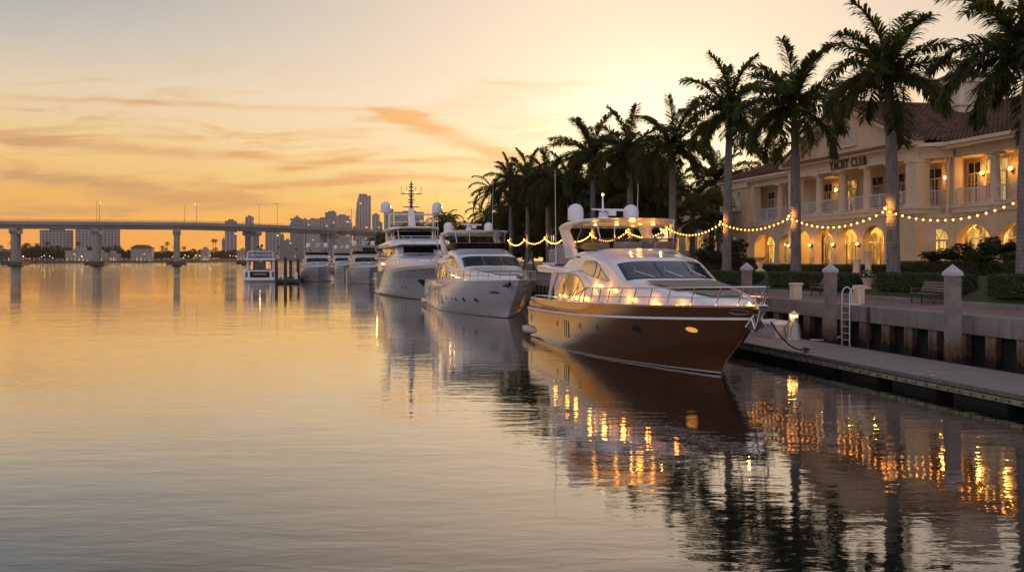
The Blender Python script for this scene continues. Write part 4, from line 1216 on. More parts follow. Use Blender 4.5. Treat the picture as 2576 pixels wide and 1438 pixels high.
def arch_wall(name, x0, x1, v0, v1, z0, z1, ops, parent=club, m=None):
    b = MB()
    ops = sorted(ops); cur = v0
    for (vc, hw, zs, rise) in ops:
        b.box(x0, cur, z0, x1, vc - hw, z1)
        arc = [(vc - hw * cos(a), zs + rise * sin(a)) for a in frange(0, pi, 21)]
        b.prism([(vc - hw, z1)] + arc + [(vc + hw, z1)], 'x', x0, x1)
        cur = vc + hw
    b.box(x0, cur, z0, x1, v1, z1)
    return b.build(name, m or m_stucco, parent)

def french_door(x, vc, hw, z0, zs, lit, arched=True, ztop=None, name='french_door'):
    """frame, two glazed leaves and a fanlight, standing on the wall plane x"""
    b = MB()
    ztop = ztop or zs + .75
    t = .09
    b.box(x - .06, vc - hw - t, z0, x, vc - hw, zs + .1); b.box(x - .06, vc + hw, z0, x, vc + hw + t, zs + .1)
    b.box(x - .06, vc - hw, zs - .05, x, vc + hw, zs + .07); b.box(x - .05, vc - .05, z0, x, vc + .05, zs - .05)
    b.box(x - .045, vc - hw, z0, x, vc + hw, z0 + .22)
    for k in (-.5, .5): b.box(x - .035, vc + k * hw - .015, z0 + .22, x - .002, vc + k * hw + .015, zs - .05)
    for z in (z0 + .8, z0 + 1.4): b.box(x - .03, vc - hw, z, x - .002, vc + hw, z + .03)
    if arched:
        o = [(vc - (hw + t) * cos(a), zs + .07 + (ztop - zs) * sin(a)) for a in frange(0, pi, 17)]
        i = [(vc - hw * cos(a), zs + .07 + (ztop - zs - t) * sin(a)) for a in frange(0, pi, 17)]
        for k in range(16): b.prism([o[k], o[k + 1], i[k + 1], i[k]], 'x', x - .06, x)
        for a in (pi / 3, 2 * pi / 3): b.obox((x - .03, vc, zs + .07), (x - .03, vc - hw * cos(a), zs + .07 + (ztop - zs - t) * sin(a)), .035, .04)
    else:
        b.box(x - .06, vc - hw - t, ztop, x, vc + hw + t, ztop + t); b.box(x - .06, vc - hw - t, zs + .1, x, vc - hw, ztop); b.box(x - .06, vc + hw, zs + .1, x, vc + hw + t, ztop); b.box(x - .04, vc - .02, zs + .07, x, vc + .02, ztop)
    fr = b.build(name, m_frame, club)
    g = MB()
    if arched: g.prism([(vc - hw, z0 + .2), (vc + hw, z0 + .2)] + [(vc + hw * cos(a), zs + .07 + (ztop - zs - t) * sin(a)) for a in frange(0, pi, 13)], 'x', x - .012, x - .004)
    else: g.box(x - .012, vc - hw, z0 + .2, x - .004, vc + hw, ztop)
    g.build('glass', lit, fr)
    if lit is not m_darkroom:
        c = MB(); k = .3 + .35 * ((vc * 7.3) % 1)
        c.box(x - .018, vc - hw + .03, z0 + .22, x - .013, vc - hw + .03 + hw * k * .6, zs - .06); c.box(x - .018, vc + hw - .03 - hw * (.95 - k) * .6, z0 + .22, x - .013, vc + hw - .03, zs - .06); c.box(x - .018, vc - hw * .3 + hw * (k - .4), z0 + .22, x - .013, vc + hw * .25 + hw * (k - .4), z0 + .62 + .5 * k)
        c.build('curtain', mat('warm_curtain', (.20, .13, .06), .9), fr)
    else:
        c = MB(); c.box(x - .018, vc - hw + .05, z0 + .25, x - .013, vc - hw * .45, zs - .08); c.box(x - .018, vc + hw * .35, z0 + .25, x - .013, vc + hw * .75, zs - .08); c.build('curtain', m_curtain, fr)
    return fr

def column(x, v, z0, z1, r, name='column'):
    b = MB(); b.box(x - r * 1.35, v - r * 1.35, z0, x + r * 1.35, v + r * 1.35, z0 + .14)
    b.lathe([(r * 1.2, .14), (r * 1.2, .22), (r, .28), (r * 1.0, (z1 - z0) * .4), (r * .86, z1 - z0 - .34), (r * .95, z1 - z0 - .3), (r * .86, z1 - z0 - .26), (r * 1.2, z1 - z0 - .12)], (x, v, z0), 20)
    b.box(x - r * 1.35, v - r * 1.35, z1 - .12, x + r * 1.35, v + r * 1.35, z1)
    return b.build(name, m_trim, club, smooth=40)

def balcony(x, v0, v1, z, ornate=False):
    b = MB()
    b.box(x - .03, v0, z + .98, x + .03, v1, z + 1.05); b.box(x - .02, v0, z + .1, x + .02, v1, z + .14)
    n = max(2, int((v1 - v0) / .115))
    for k in range(n + 1):
        v = v0 + (v1 - v0) * k / n
        w = .028 if k in (0, n) or k == n // 2 else .010
        b.box(x - w, v - w, z if w > .02 else z + .14, x + w, v + w, z + .98)
    c = (v0 + v1) / 2
    if ornate:
        b.tube([Vector((x - .02, c + .32 * cos(a), z + .55 + .22 * sin(a))) for a in frange(0, 2 * pi, 17)], .018, 5, cap=False)
        b.tube([Vector((x - .02, c + .14 * cos(a), z + .55 + .14 * sin(a))) for a in frange(0, 2 * pi, 13)], .018, 5, cap=False)
    return b.build('balcony_railing', m_railw, club)

def sconce(x, v, z, power=18, size=.13):
    b = MB(); b.lathe([(.03, -.2), (.1, -.12), (.12, .02), (.06, .1)], (x - .16, v, z), 8); b.box(x - .14, v - .03, z - .16, x, v + .03, z - .1)
    s = b.build('wall_lantern', m_letter, club)
    g = MB(); g.sphere((x - .2, v, z + .02), size, 10, 7); g.build('lamp_globe', m_sconce, s)
    lamp('lantern_light', club, (x - .45, v, z), power * 2.0, (1.0, .46, .09), .1)

PZ0, FZ, UZ, EZ, TZ = 3.0, 6.80, 7.28, 10.30, 11.10
# ---- pavilion (v 56.4 .. 73.4, front at x = 38)
arch_wall('pavilion_arcade', 38, 38.5, 57.75, 73.4, PZ0, FZ, [(61.2, 1.29, 5.12, 1.07), (64.45, 1.33, 5.12, 1.07), (67.8, 1.33, 5.12, 1.07), (71.1, 1.33, 5.12, 1.07)])
arch_wall('corner_arcade', 38, 38.5, 56.4, 57.745, PZ0, FZ, [])
b = MB(); b.box(37.94, 56.34, PZ0, 37.998, 59.9, 3.62); b.box(37.94, 62.49, PZ0, 37.998, 63.1, 3.62); b.box(37.94, 65.79, PZ0, 37.998, 66.45, 3.62); b.box(37.94, 69.15, PZ0, 37.998, 69.75, 3.62); b.box(37.94, 72.45, PZ0, 37.998, 73.46, 3.62)
b.build('plinth', m_trim, club)
# side walls of the pavilion
b = MB(); b.box(38.5, 56.4, PZ0, 40.3, 56.8, FZ); b.build('side_wall', m_stucco, club)
b = MB(); b.box(38.5, 73.0, PZ0, 39.6, 73.4, FZ); b.build('side_wall', m_stucco, club)
# floor bands and slabs
b = MB()
b.box(37.88, 56.28, FZ, 41.2, 73.52, UZ - .16); b.box(37.80, 56.2, UZ - .16, 41.2, 73.6, UZ)
b.build('floor_band', m_trim, club)
b = MB(); b.box(39.38, 73.62, FZ, 42.7, 83.3, UZ - .16); b.box(39.32, 73.62, UZ - .16, 42.7, 83.36, UZ); b.build('floor_band', m_trim, club)
b = MB(); b.box(39.88, 40, FZ, 43.2, 56.18, UZ - .16); b.box(39.80, 40, UZ - .16, 43.2, 56.18, UZ); b.build('floor_band', m_trim, club)
# loggia back walls
for nm, x, v0, v1 in (('loggia_wall', 41.2, 56.4, 73.5), ('loggia_wall', 40.95, 73.8, 83.3), ('loggia_wall', 41.5, 36, 56.39)):
    b = MB(); b.box(x, v0, PZ0, x + .3, v1, EZ + .3); b.build(nm, m_stucco, club)
# terrace slab and loggia ceilings
b = MB(); b.box(37.4, 40, 2.4, 43.2, 84, PZ0 + .12); b.build('terrace', m_conc, club)
# upper storey: piers, columns, entablature
b = MB()
b.box(38.05, 56.4, UZ, 39.0, 57.55, EZ - .22); b.box(37.98, 56.33, EZ - .22, 39.05, 57.62, EZ); b.box(37.99, 56.34, UZ, 39.04, 57.61, UZ + .2)
b.build('corner_pier', m_trim, club)
b = MB(); b.box(38.05, 72.45, UZ, 38.9, 73.4, EZ - .22); b.box(37.98, 72.38, EZ - .22, 38.95, 73.46, EZ); b.build('corner_pier', m_trim, club)
for v in (59.46, 62.53, 65.81, 69.06): column(38.45, v, UZ, EZ, .33)
b = MB(); b.box(38.05, 56.4, EZ, 41.2, 73.4, EZ + .55); b.box(37.97, 56.3, EZ + .55, 41.2, 73.5, EZ + .66); b.box(38.0, 56.35, EZ + .66, 41.2, 73.45, TZ)
b.build('entablature', m_trim, club)
for v0, v1 in ((57.65, 59.1), (59.85, 62.15), (62.95, 65.42), (66.2, 68.68), (69.48, 72.4)): balcony(38.35, v0, v1, UZ, True)
# pediment
vc, zt = 64.9, 15.0
b = MB(); b.prism([(56.3, TZ + .12), (73.5, TZ + .12), (vc, zt - .25)], 'x', 38.25, 38.6); pd = b.build('pediment', m_stucco, club)
b = MB()
o = [(vc + 1.25 * cos(a), 12.05 + 1.3 * sin(a)) for a in frange(0, pi, 21)]; i = [(vc + 1.05 * cos(a), 12.05 + 1.1 * sin(a)) for a in frange(0, pi, 21)]
for k in range(20): b.prism([o[k], o[k + 1], i[k + 1], i[k]], 'x', 38.15, 38.248)
b.box(38.12, vc - 1.35, 11.93, 38.248, vc + 1.35, 12.05)
b.build('lunette', m_trim, pd)
b = MB(); b.prism([(vc - 1.04, 12.06)] + [(vc - 1.04 * cos(a), 12.06 + 1.09 * sin(a)) for a in frange(.05, pi - .05, 17)] + [(vc + 1.04, 12.06)], 'x', 38.22, 38.247); b.build('lunette_panel', m_frame, pd)
b = MB()
b.box(37.6, 55.9, TZ, 38.3, 73.9, TZ + .10)
b.build('pediment_cornice', m_trim, club)
for s in (-1, 1):
    b = MB()
    v0 = vc + s * 9.1; d = 9.1
    zl = TZ + .02
    b.prism([(v0, zl), (vc, zt - .22), (vc, zt + .12), (v0, zl + .34)], 'x', 37.55, 38.22)
    b.prism([(v0 - s * .4, zl - .02), (vc, zt - .52), (vc, zt - .22), (v0, zl)], 'x', 37.95, 38.24)
    b.build('raking_cornice', m_trim, club)
# strip of tiles on the pediment foot
b = MB(); b.prism([(37.55, TZ + .104), (38.24, TZ + .104), (38.24, TZ + .48)], 'y', 56.6, 73.2); b.build('tile_strip', m_tile_e, club)
# gable roof running back to the main roof
for s in (-1, 1):
    b = MB()
    e = vc + s * 9.3
    tile_slope('gable_roof', (37.5, e, TZ + .27), (48.5, e, TZ + .27), (37.5, vc, zt + .17), (48.5, vc, zt + .17), m_tile_y, club)
    b = MB(); b.tube([(37.48, e, TZ + .30), (37.48, vc, zt + .20)], .11, 8); b.build('verge_tiles', m_tile_e, club, smooth=50)
b = MB(); b.tube([(37.5, vc, zt + .2), (48.5, vc, zt + .2)], .13, 8); b.build('ridge_tiles', m_tile_e, club, smooth=50)
# main roof (hip at the far end)
RZ = 15.0
tile_slope('main_roof', (39.0, 30, TZ + .1), (39.0, 89.4, TZ + .1), (48.2, 30, RZ), (48.2, 80.5, RZ), m_tile_x, club)
b = MB(); b.face([(57, 30, TZ + .1), (57, 89.4, TZ + .1), (48.2, 80.5, RZ), (48.2, 30, RZ)]); b.build('main_roof', m_tile_x, club)
b = MB(); b.face([(39.0, 89.4, TZ + .1), (57, 89.4, TZ + .1), (48.2, 80.5, RZ)]); b.build('hip_roof', m_tile_y, club)
b = MB(); b.tube([(48.2, 30, RZ + .03), (48.2, 80.5, RZ + .03)], .13, 8); b.tube([(48.2, 80.5, RZ + .03), (39.0, 89.4, TZ + .15)], .12, 8); b.build('ridge_tiles', m_tile_e, club, smooth=50)
b = MB(); b.box(38.95, 73.95, TZ - .12, 39.08, 89.5, TZ + .07); b.box(39.1, 73.95, TZ - .3, 39.4, 89.4, TZ - .06); b.build('gutter', m_trim, club)
b = MB(); b.box(38.95, 30, TZ - .12, 39.08, 55.7, TZ + .09); b.box(39.1, 30, TZ - .3, 40.0, 55.9, TZ - .06); b.build('gutter', m_trim, club)
# valley gutter head and downpipe
b = MB(); b.box(39.3, 55.3, TZ - .3, 39.75, 55.9, TZ + .13); b.tube([(39.85, 55.6, TZ - .3), (39.85, 55.6, 10.2), (39.72, 55.6, 9.9), (39.72, 55.6, PZ0)], .085, 8); b.build('downpipe', m_trim, club, smooth=40)
b = MB(); b.obox((37.75, 55.95, TZ - .02), (39.1, 54.9, TZ - .02), .14, .22); b.build('gutter', m_trim, club)
b = MB(); b.prism([(38.3, 56.35), (39.9, 56.35), (39.9, 55.25)], 'z', EZ, TZ - .12); b.build('corner_entablature', m_trim, club)
# body behind, so that the roofs rest on something
b = MB(); b.box(43.6, 30, PZ0, 56.5, 88.8, TZ - .02); b.build('rear_block', m_stucco, club)
# ---- left wing (x = 39.5)
arch_wall('left_arcade', 39.5, 39.95, 73.4, 83.3, PZ0, FZ, [(75.6, 2.1, 5.05, 1.0), (80.5, 1.95, 5.05, 1.0)])
b = MB(); b.box(39.5, 82.6, UZ, 40.2, 83.3, EZ); b.build('corner_pier', m_trim, club)
column(39.85, 78.1, UZ, EZ, .30)
b = MB(); b.box(39.5, 73.46, EZ, 42.7, 83.3, EZ + .5); b.box(39.42, 73.52, EZ + .5, 42.7, 83.38, TZ - .31); b.build('entablature', m_trim, club)
balcony(39.75, 73.5, 77.7, UZ, True); balcony(39.75, 78.5, 82.55, UZ, True)
b = MB()
b.box(39.2, 83.3, PZ0, 43.6, 88.8, 5.0); b.box(39.2, 83.3, 5.0, 43.6, 88.8, TZ - .3); b.build('end_block', m_stucco, club)
b = MB(); b.box(39.12, 83.2, FZ, 39.198, 88.86, UZ - .1); b.build('floor_band', m_trim, club)
b = MB(); b.box(39.10, 83.2, TZ - .75, 39.198, 88.86, TZ - .31); b.build('eaves_band', m_trim, club)
# windows of the end block
b = MB(); b.box(39.12, 84.5, 8.25, 39.198, 87.1, 8.35); b.box(39.15, 84.6, 8.35, 39.198, 84.72, 10.1); b.box(39.15, 86.9, 8.35, 39.198, 87.02, 10.1); b.box(39.15, 84.72, 10.0, 39.198, 86.9, 10.1); b.box(39.16, 84.72, 9.55, 39.198, 86.9, 9.62)
for v in (85.4, 86.15): b.box(39.16, v, 8.35, 39.198, v + .07, 10.0)
w_ = b.build('sash_window', m_frame, club)
b = MB(); b.box(39.17, 84.72, 8.35, 39.19, 86.9, 10.0); b.build('glass', M_lit_window('curtained_glass', (.42, .34, .24), (.03, .03, .03), .35, 1.2), w_)
pts = [(84.75, 3.5), (84.75, 5.0)] + [(84.75 + .55 * k, 5.0 + 1.1 * sin(k * pi / 2) ** .9) for k in frange(.1, 1, 8)] + [(86.95 - .55 * k - .5 * 0, 5.0 + 1.1 * sin(k * pi / 2) ** .9) for k in frange(1, .1, 8)] + [(86.95, 5.0), (86.95, 3.5)]
pts = [(84.9, 3.5), (84.9, 4.9), (85.05, 5.4), (85.35, 5.8), (85.8, 6.15), (86.25, 5.8), (86.55, 5.4), (86.7, 4.9), (86.7, 3.5)]
b = MB(); b.prism(pts, 'x', 39.17, 39.196); gw = b.build('pointed_window', M_lit_window('pointed_glass', (.50, .45, .20), (.03, .05, .02), .4, 1.4), club)
b = MB()
for a, c in zip(pts, pts[1:]): b.obox((39.16, a[0], a[1]), (39.16, c[0], c[1]), .08, .1)
for v in (85.5, 86.1): b.box(39.14, v - .02, 3.5, 39.168, v + .02, 5.8)
b.box(39.14, 84.9, 4.95, 39.168, 86.7, 5.0)
b.build('window_frame', m_frame, gw)
# ---- right wing (x = 40)
b = MB(); b.prism([(38.6, 56.4), (40.02, 55.3), (40.3, 55.3), (40.3, 56.4)], 'z', PZ0, FZ)
b.build('chamfer_wall', m_stucco, club)
arch_wall('right_arcade', 40.0, 40.45, 36, 55.3, PZ0, FZ, [(53.6, 1.62, 4.95, 1.1), (49.7, 1.75, 4.95, 1.1), (45.6, 1.75, 4.95, 1.1), (41.5, 1.75, 4.95, 1.1)])
b = MB(); b.box(40.02, 55.35, UZ, 40.6, 56.2, EZ); b.build('corner_pier', m_trim, club)
for v in (52.0, 48.0, 44.0): column(40.35, v, UZ, EZ, .31)
b = MB(); b.box(40.02, 36, EZ, 43.2, 56.3, EZ + .5); b.box(39.94, 36, EZ + .5, 43.2, 56.28, TZ - .31); b.build('entablature', m_trim, club)
for v0, v1 in ((52.42, 55.3), (48.42, 51.6), (44.42, 47.6), (40.4, 43.6)): balcony(40.2, v0, v1, UZ)
b = MB(); b.box(38.5, 56.41, UZ, 40.0, 56.46, UZ + .02)
for k in range(14):
    v = 38.95 + k * .1; b.box(v - .012, 56.43, UZ + .1, v + .012, 56.455, UZ + .98)
b.box(38.9, 56.42, UZ + .98, 40.3, 56.47, UZ + 1.05); b.box(38.9, 56.42, UZ + .08, 40.3, 56.46, UZ + .12)
b.build('balcony_railing', m_railw, club)
# doors: ground floor
for v, hw, l in ((62.5, .80, m_room[1]), (66.0, .85, m_room[0]), (69.35, .80, m_room[0]), (72.75, .55, m_room[1]), (59.2, .8, m_room[1])): french_door(41.2, v, hw, PZ0 + .12, 5.15, l)
for v, hw, l in ((78.7, 1.0, m_room[1]), (82.1, .75, m_room[0]), (75.3, .8, m_room[1])): french_door(40.95, v, hw, PZ0 + .12, 5.1, l, ztop=5.95)
for v, hw, l in ((54.9, 1.05, m_room[1]), (51.2, 1.05, m_room[1]), (47.0, 1.05, m_room[0]), (42.5, 1.05, m_room[1])): french_door(41.5, v, hw, PZ0 + .12, 5.2, l, ztop=6.1)
fd = french_door(0, 0, .55, PZ0 + .12, 5.1, m_room[0], ztop=5.85)
fd.location = (39.28, 55.83, 0); fd.rotation_euler = (0, 0, .66)
# doors: balcony
for v, hw, l in ((62.4, .75, m_darkroom), (65.8, .8, m_darkroom), (69.35, .85, m_lit2), (72.7, .6, m_darkroom), (59.0, .75, m_darkroom)): french_door(41.2, v, hw, UZ, 9.25, l, False, 9.9, 'balcony_door')
for v, hw, l in ((78.4, .7, m_darkroom), (82.0, .6, m_darkroom)): french_door(40.95, v, hw, UZ, 9.2, l, False, 9.8, 'balcony_door')
for v, hw, l in ((55.4, .6, m_darkroom), (53.3, .95, m_room[1]), (50.0, 1.0, m_darkroom), (46.0, 1.0, m_darkroom)): french_door(41.5, v, hw, UZ, 9.3, l, False, 10.0, 'balcony_door')
# lamps
for x, v, z, p_ in ((40.95, 80.6, 5.2, 22), (41.5, 53.1, 5.5, 36), (41.5, 49.2, 5.7, 36), (41.5, 45.0, 5.6, 30),
                    (41.5, 54.45, 9.25, 20), (41.5, 51.9, 9.3, 10), (41.2, 71.2, 9.3, 7), (41.2, 57.6, 9.2, 9)): sconce(x, v, z, p_)
def ceiling_lamp(x, v, z, p_):
    b = MB(); b.lathe([(.02, 0), (.16, .01), (.16, .09), (.05, .12)], (x, v, z - .14), 12); b.build('ceiling_lamp', m_sconce, club)
    lamp('ceiling_light', club, (x, v, z - .45), p_ * 4.0, (1.0, .50, .09), .12)
for x, v, p_ in ((40.0, 61.2, 45), (40.0, 64.45, 60), (40.0, 67.8, 60), (40.0, 71.1, 50), (40.4, 75.6, 45), (40.4, 80.5, 45), (40.9, 55.0, 35)): ceiling_lamp(x, v, FZ, p_)
# outside lanterns on the arcade piers
for v, p_ in ((66.1, 7), (69.45, 9), (72.8, 9), (62.8, 5)): sconce(38.0, v, 4.95, p_, .11)
# lettering: raised Roman capitals
def lettering(txt, y_right_to_left, x, z, hgt, parent, m):
    cur = 0.0; out = []
    TK, TN = .15, .07          # thick and thin strokes, in letter heights
    b = None
    def st(a, c, w): b.obox((x, y_right_to_left - (cur + a[0]) * hgt, z + a[1] * hgt), (x, y_right_to_left - (cur + c[0]) * hgt, z + c[1] * hgt), w * hgt, .06, (1, 0, 0))
    def sf(s_, t_): st((s_ - .14, t_), (s_ + .14, t_), .05)
    def arc(cx, cz, rx, rz, a0, a1, w0=TN, w1=TK, n=12):
        for k in range(n):
            p, q = a0 + (a1 - a0) * k / n, a0 + (a1 - a0) * (k + 1.15) / n
            w = w0 + (w1 - w0) * abs(cos((p + q) / 2))
            st((cx + rx * cos(p), cz + rz * sin(p)), (cx + rx * cos(q), cz + rz * sin(q)), w)
    for ch in txt:
        w = .72; b = MB()
        if ch == 'Y': st((.05, 1), (.36, .48), TK); st((.70, 1), (.36, .48), TN); st((.36, .5), (.36, 0), TK); sf(.07, .98); sf(.66, .98); sf(.36, .02)
        elif ch == 'A': st((.36, 1), (.06, 0), TN); st((.36, 1), (.68, 0), TK); st((.17, .34), (.55, .34), TN); sf(.06, .02); sf(.67, .02); w = .76
        elif ch == 'C': arc(.42, .5, .36, .47, .75, 5.55); st((.70, .80), (.70, .98), TN); w = .78
        elif ch == 'H': st((.14, 0), (.14, 1), TK); st((.62, 0), (.62, 1), TK); st((.14, .52), (.62, .52), TN); [sf(q, t_) for q in (.14, .62) for t_ in (.02, .98)]; w = .82
        elif ch == 'T': st((.36, 0), (.36, 1), TK); st((.02, .97), (.70, .97), TN); st((.04, .97), (.04, .80), TN); st((.68, .97), (.68, .80), TN); sf(.36, .02)
        elif ch == 'L': st((.16, 0), (.16, 1), TK); st((.05, .03), (.60, .03), TN); st((.59, .03), (.59, .24), TN); sf(.16, .98); w = .66
        elif ch == 'U': st((.14, 1), (.14, .32), TK); st((.62, 1), (.62, .32), TN); arc(.38, .32, .24, .30, pi, 2 * pi, TN, TN + .03); sf(.14, .98); sf(.62, .98); w = .80
        elif ch == 'B': st((.16, 0), (.16, 1), TK); arc(.16, .75, .34, .23, -pi / 2, pi / 2); arc(.16, .27, .42, .26, -pi / 2, pi / 2); st((.05, .98), (.2, .98), TN); st((.05, .02), (.2, .02), TN); w = .70
        elif ch == ' ': w = .45
        cur += w + .10
        if b.v: out.append(b.build('letter', m, parent))
    return out
lettering('YACHT CLUB', 66.75, 37.94, 10.42, .60, club, m_letter)
# cupola
b = MB(); b.box(45.9, 62.9, 13.4, 49.1, 66.1, 16.9); b.box(45.7, 62.7, 16.6, 49.3, 66.3, 16.95); b.box(45.78, 62.78, 14.9, 49.22, 66.22, 15.1); cp = b.build('cupola', m_trim, club)
b = MB()
c = (47.5, 64.5, 18.0)
q = [(45.5, 62.5, 16.952), (49.5, 62.5, 16.952), (49.5, 66.5, 16.952), (45.5, 66.5, 16.952)]
for k in range(4): b.face([q[k], q[(k + 1) % 4], c])
b.face(q[::-1]); b.build('cupola_roof', m_tile_x, cp)
b = MB()
for z in frange(15.2, 16.4, 9): b.box(45.86, 63.3, z, 45.898, 65.7, z + .07); b.box(46.3, 62.86, z, 48.7, 62.898, z + .07)
b.build('louvres', m_frame, cp)

# second, lower building behind the fan palms
t = thing('flat_roofed_building', 'plain beige flat roofed building behind the two fan palms', 'building', (60, 0, 0))
b = MB(); b.box(0, 120, 1.5, 16, 158, 13.2); b.build('wall', m_stucco, t)
b = MB(); b.box(-.3, 119.7, 13.2, 16.3, 158.3, 13.75); b.build('parapet', m_trim, t)
b = MB()
for v in (141, 148): b.box(3, v, 13.75, 4.2, v + 1.2, 14.5)
b.build('roof_vent', m_conc, t)
b = MB()
for k in range(7): b.box(-.06, 123 + k * 5, 5.2, -.004, 125 + k * 5, 7.4)
b.build('windows', m_lit2, t)
# ================================================================== PLANTS
m_frond = M_leaf('palm_frond', (.030, .048, .011), (.066, .076, .017), .46)
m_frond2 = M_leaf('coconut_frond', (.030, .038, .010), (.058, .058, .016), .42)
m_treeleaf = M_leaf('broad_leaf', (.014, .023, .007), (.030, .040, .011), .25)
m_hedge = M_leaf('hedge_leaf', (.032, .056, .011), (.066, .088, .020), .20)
m_shaft = mat('crownshaft', (.10, .13, .045), .45, var=.3, vscale=2)
def M_trunk():
    m = bpy.data.materials.new('palm_trunk'); m.use_nodes = True
    t = m.node_tree; N = NT(t); p = t.nodes['Principled BSDF']
    co = N.n('ShaderNodeTexCoord').outputs['Object']
    z = N.sep(co)[2]
    zz = N.m('ADD', z, N.m('MULTIPLY', N.noise(co, 3, 3, .6), .06))
    ring = N.sstep(N.m('FRACT', N.m('MULTIPLY', zz, 1 / .17)), .0, .22)
    a = N.sstep(N.noise(N.mapping(co, (1, 1, .3)), 4, 6, .65), .35, .68)
    c = N.mix(a, (.215, .19, .165), (.13, .115, .098))
    c = N.mix(N.m('MULTIPLY', N.m('SUBTRACT', 1.0, ring), .6), c, (.10, .085, .07))
    N.put(p.inputs['Base Color'], c); p.inputs['Roughness'].default_value = .85
    b = N.n('ShaderNodeBump'); b.inputs['Strength'].default_value = .6; b.inputs['Distance'].default_value = .03
    N.put(b.inputs['Height'], N.m('ADD', ring, a)); N.put(p.inputs['Normal'], b.outputs[0])
    return m
m_trunk = M_trunk()
m_bark = mat('bark', (.075, .055, .04), .9, var=.4, vscale=4, bump=.5, bscale=12)

def frond(mb, r, az, el0, length, droop, nl=62, ll=.72, plum=.5, width=.045, hang=.55):
    """one pinnate frond from the origin"""
    n = 14; pts = []; p = Vector((0, 0, 0)); el = el0; twist = r.uniform(-.25, .25)
    ds = length / n
    for k in range(n + 1):
        pts.append(p.copy())
        a = az + twist * (k / n) ** 2
        p = p + Vector((cos(el) * cos(a), cos(el) * sin(a), sin(el))) * ds
        el -= droop / n * (.35 + 1.5 * k / n)
        el = max(el, -1.5)
    mb.tube(pts, [.05 * (1 - .85 * k / n) + .006 for k in range(n + 1)], 4, cap=False)
    for k in range(nl):
        t = .10 + .90 * (k + r.random() * .6) / nl
        f = min(t * n, n - 1e-3); i = int(f); q = pts[i].lerp(pts[i + 1], f - i)
        d = (pts[i + 1] - pts[i]).normalized()
        s = d.cross(Vector((0, 0, 1)));
        if s.length < .05: s = Vector((-sin(az), cos(az), 0))
        s.normalize(); u = s.cross(d)
        L = ll * (.35 + .65 * sin(pi * min(1, .12 + t * .80)) ** .8) * r.uniform(.82, 1.1)
        for sd in (-1, 1):
            up = r.uniform(-plum, plum) + .12
            dr = (s * sd + d * (.55 + .5 * t) + u * up).normalized()
            mid = q + dr * L * .55 + Vector((0, 0, -L * .08 * hang))
            tip = q + dr * L * .86 + Vector((0, 0, -L * hang * r.uniform(.55, 1.0)))
            w = dr.cross(Vector((r.uniform(-.3, .3), r.uniform(-.3, .3), 1)).normalized())
            w = (w.normalized() if w.length > .05 else d) * width
            b = mb.vs([q - w * .5, q + w * .5, mid + w, mid - w, tip])
            mb.f += [(b, b + 1, b + 2, b + 3), (b + 3, b + 2, b + 4)]

def royal_crown(seed, n=22, L=3.6):
    r = random.Random(seed); mb = MB()
    for k in range(n):
        t = k / (n - 1)
        el = radians(84 - 108 * t ** .85 + r.uniform(-8, 8))
        frond(mb, r, k * 2.39996 + r.uniform(-.3, .3), el, L * r.uniform(.9, 1.08) * (1.04 - .06 * t), radians(46 + 42 * min(1, t * 1.6) + r.uniform(-10, 12)), 104, .98, .72, .050, .30)
    mb.tube([(0, 0, -.1), (.03, .02, 1.1), (.06, .0, 2.6 + r.random() * .5)], [.06, .035, .006], 5)
    return mb

royal_meshes = []
for s in (11, 23, 37, 51, 64, 78):
    o = royal_crown(s).build('crown', m_frond, fix=False); royal_meshes.append(o.data); bpy.data.objects.remove(o)
coco_meshes = []
for s in (5, 8):
    r = random.Random(s); mb = MB()
    for k in range(20):
        t = k / 19
        frond(mb, r, k * 2.39996 + r.uniform(-.3, .3), radians(72 - 110 * t + r.uniform(-8, 8)), 4.2 * r.uniform(.85, 1.1), radians(r.uniform(70, 110)), 46, .85, .18, .05, .75)
    o = mb.build('crown', m_frond2, fix=False); coco_meshes.append(o.data); bpy.data.objects.remove(o)

def put(name, me, parent, loc=(0, 0, 0), rz=0, sc=1.0):
    o = bpy.data.objects.new(name, me); COL.objects.link(o); o.parent = parent
    o.location = loc; o.rotation_euler = (0, 0, rz); o.scale = (sc, sc, sc) if not isinstance(sc, tuple) else sc
    return o

def royal_palm(u, v, zc, label, group, k, sc=1.0, r0=.30, lean=(0, 0)):
    z0 = gz(u, v)
    t = thing('royal_palm', label, 'palm tree', (u, v, z0), 0, group)
    h = zc - z0
    b = MB()
    hs = h - 1.7 * sc
    pr = [(r0 * 1.35, -.3), (r0 * 1.28, .1), (r0 * 1.06, .7), (r0 * .98, hs * .3), (r0 * 1.02, hs * .5), (r0 * .9, hs * .8), (r0 * .74, hs)]
    b.tube([(lean[0] * (max(z, 0) / h) ** 1.5, lean[1] * (max(z, 0) / h) ** 1.5, z) for _, z in pr], [q for q, _ in pr], 14)
    b.build('trunk', m_trunk, t, smooth=60)
    b = MB(); f = lambda z: (lean[0] * (max(z, 0) / h) ** 1.5, lean[1] * (max(z, 0) / h) ** 1.5, z)
    b.tube([f(hs - .03), f(hs + .25), f(hs + 1.0 * sc), f(h + .05)], [r0 * .78, r0 * .84, r0 * .6, r0 * .3], 12)
    b.build('crownshaft', m_shaft, t, smooth=60)
    put('crown', royal_meshes[k % 6], t, (lean[0], lean[1], h - .05), k * 1.7 + u * 3.1 + v * .7, (sc, sc, sc * (.94 + .12 * ((v * .37) % 1))))
    return t

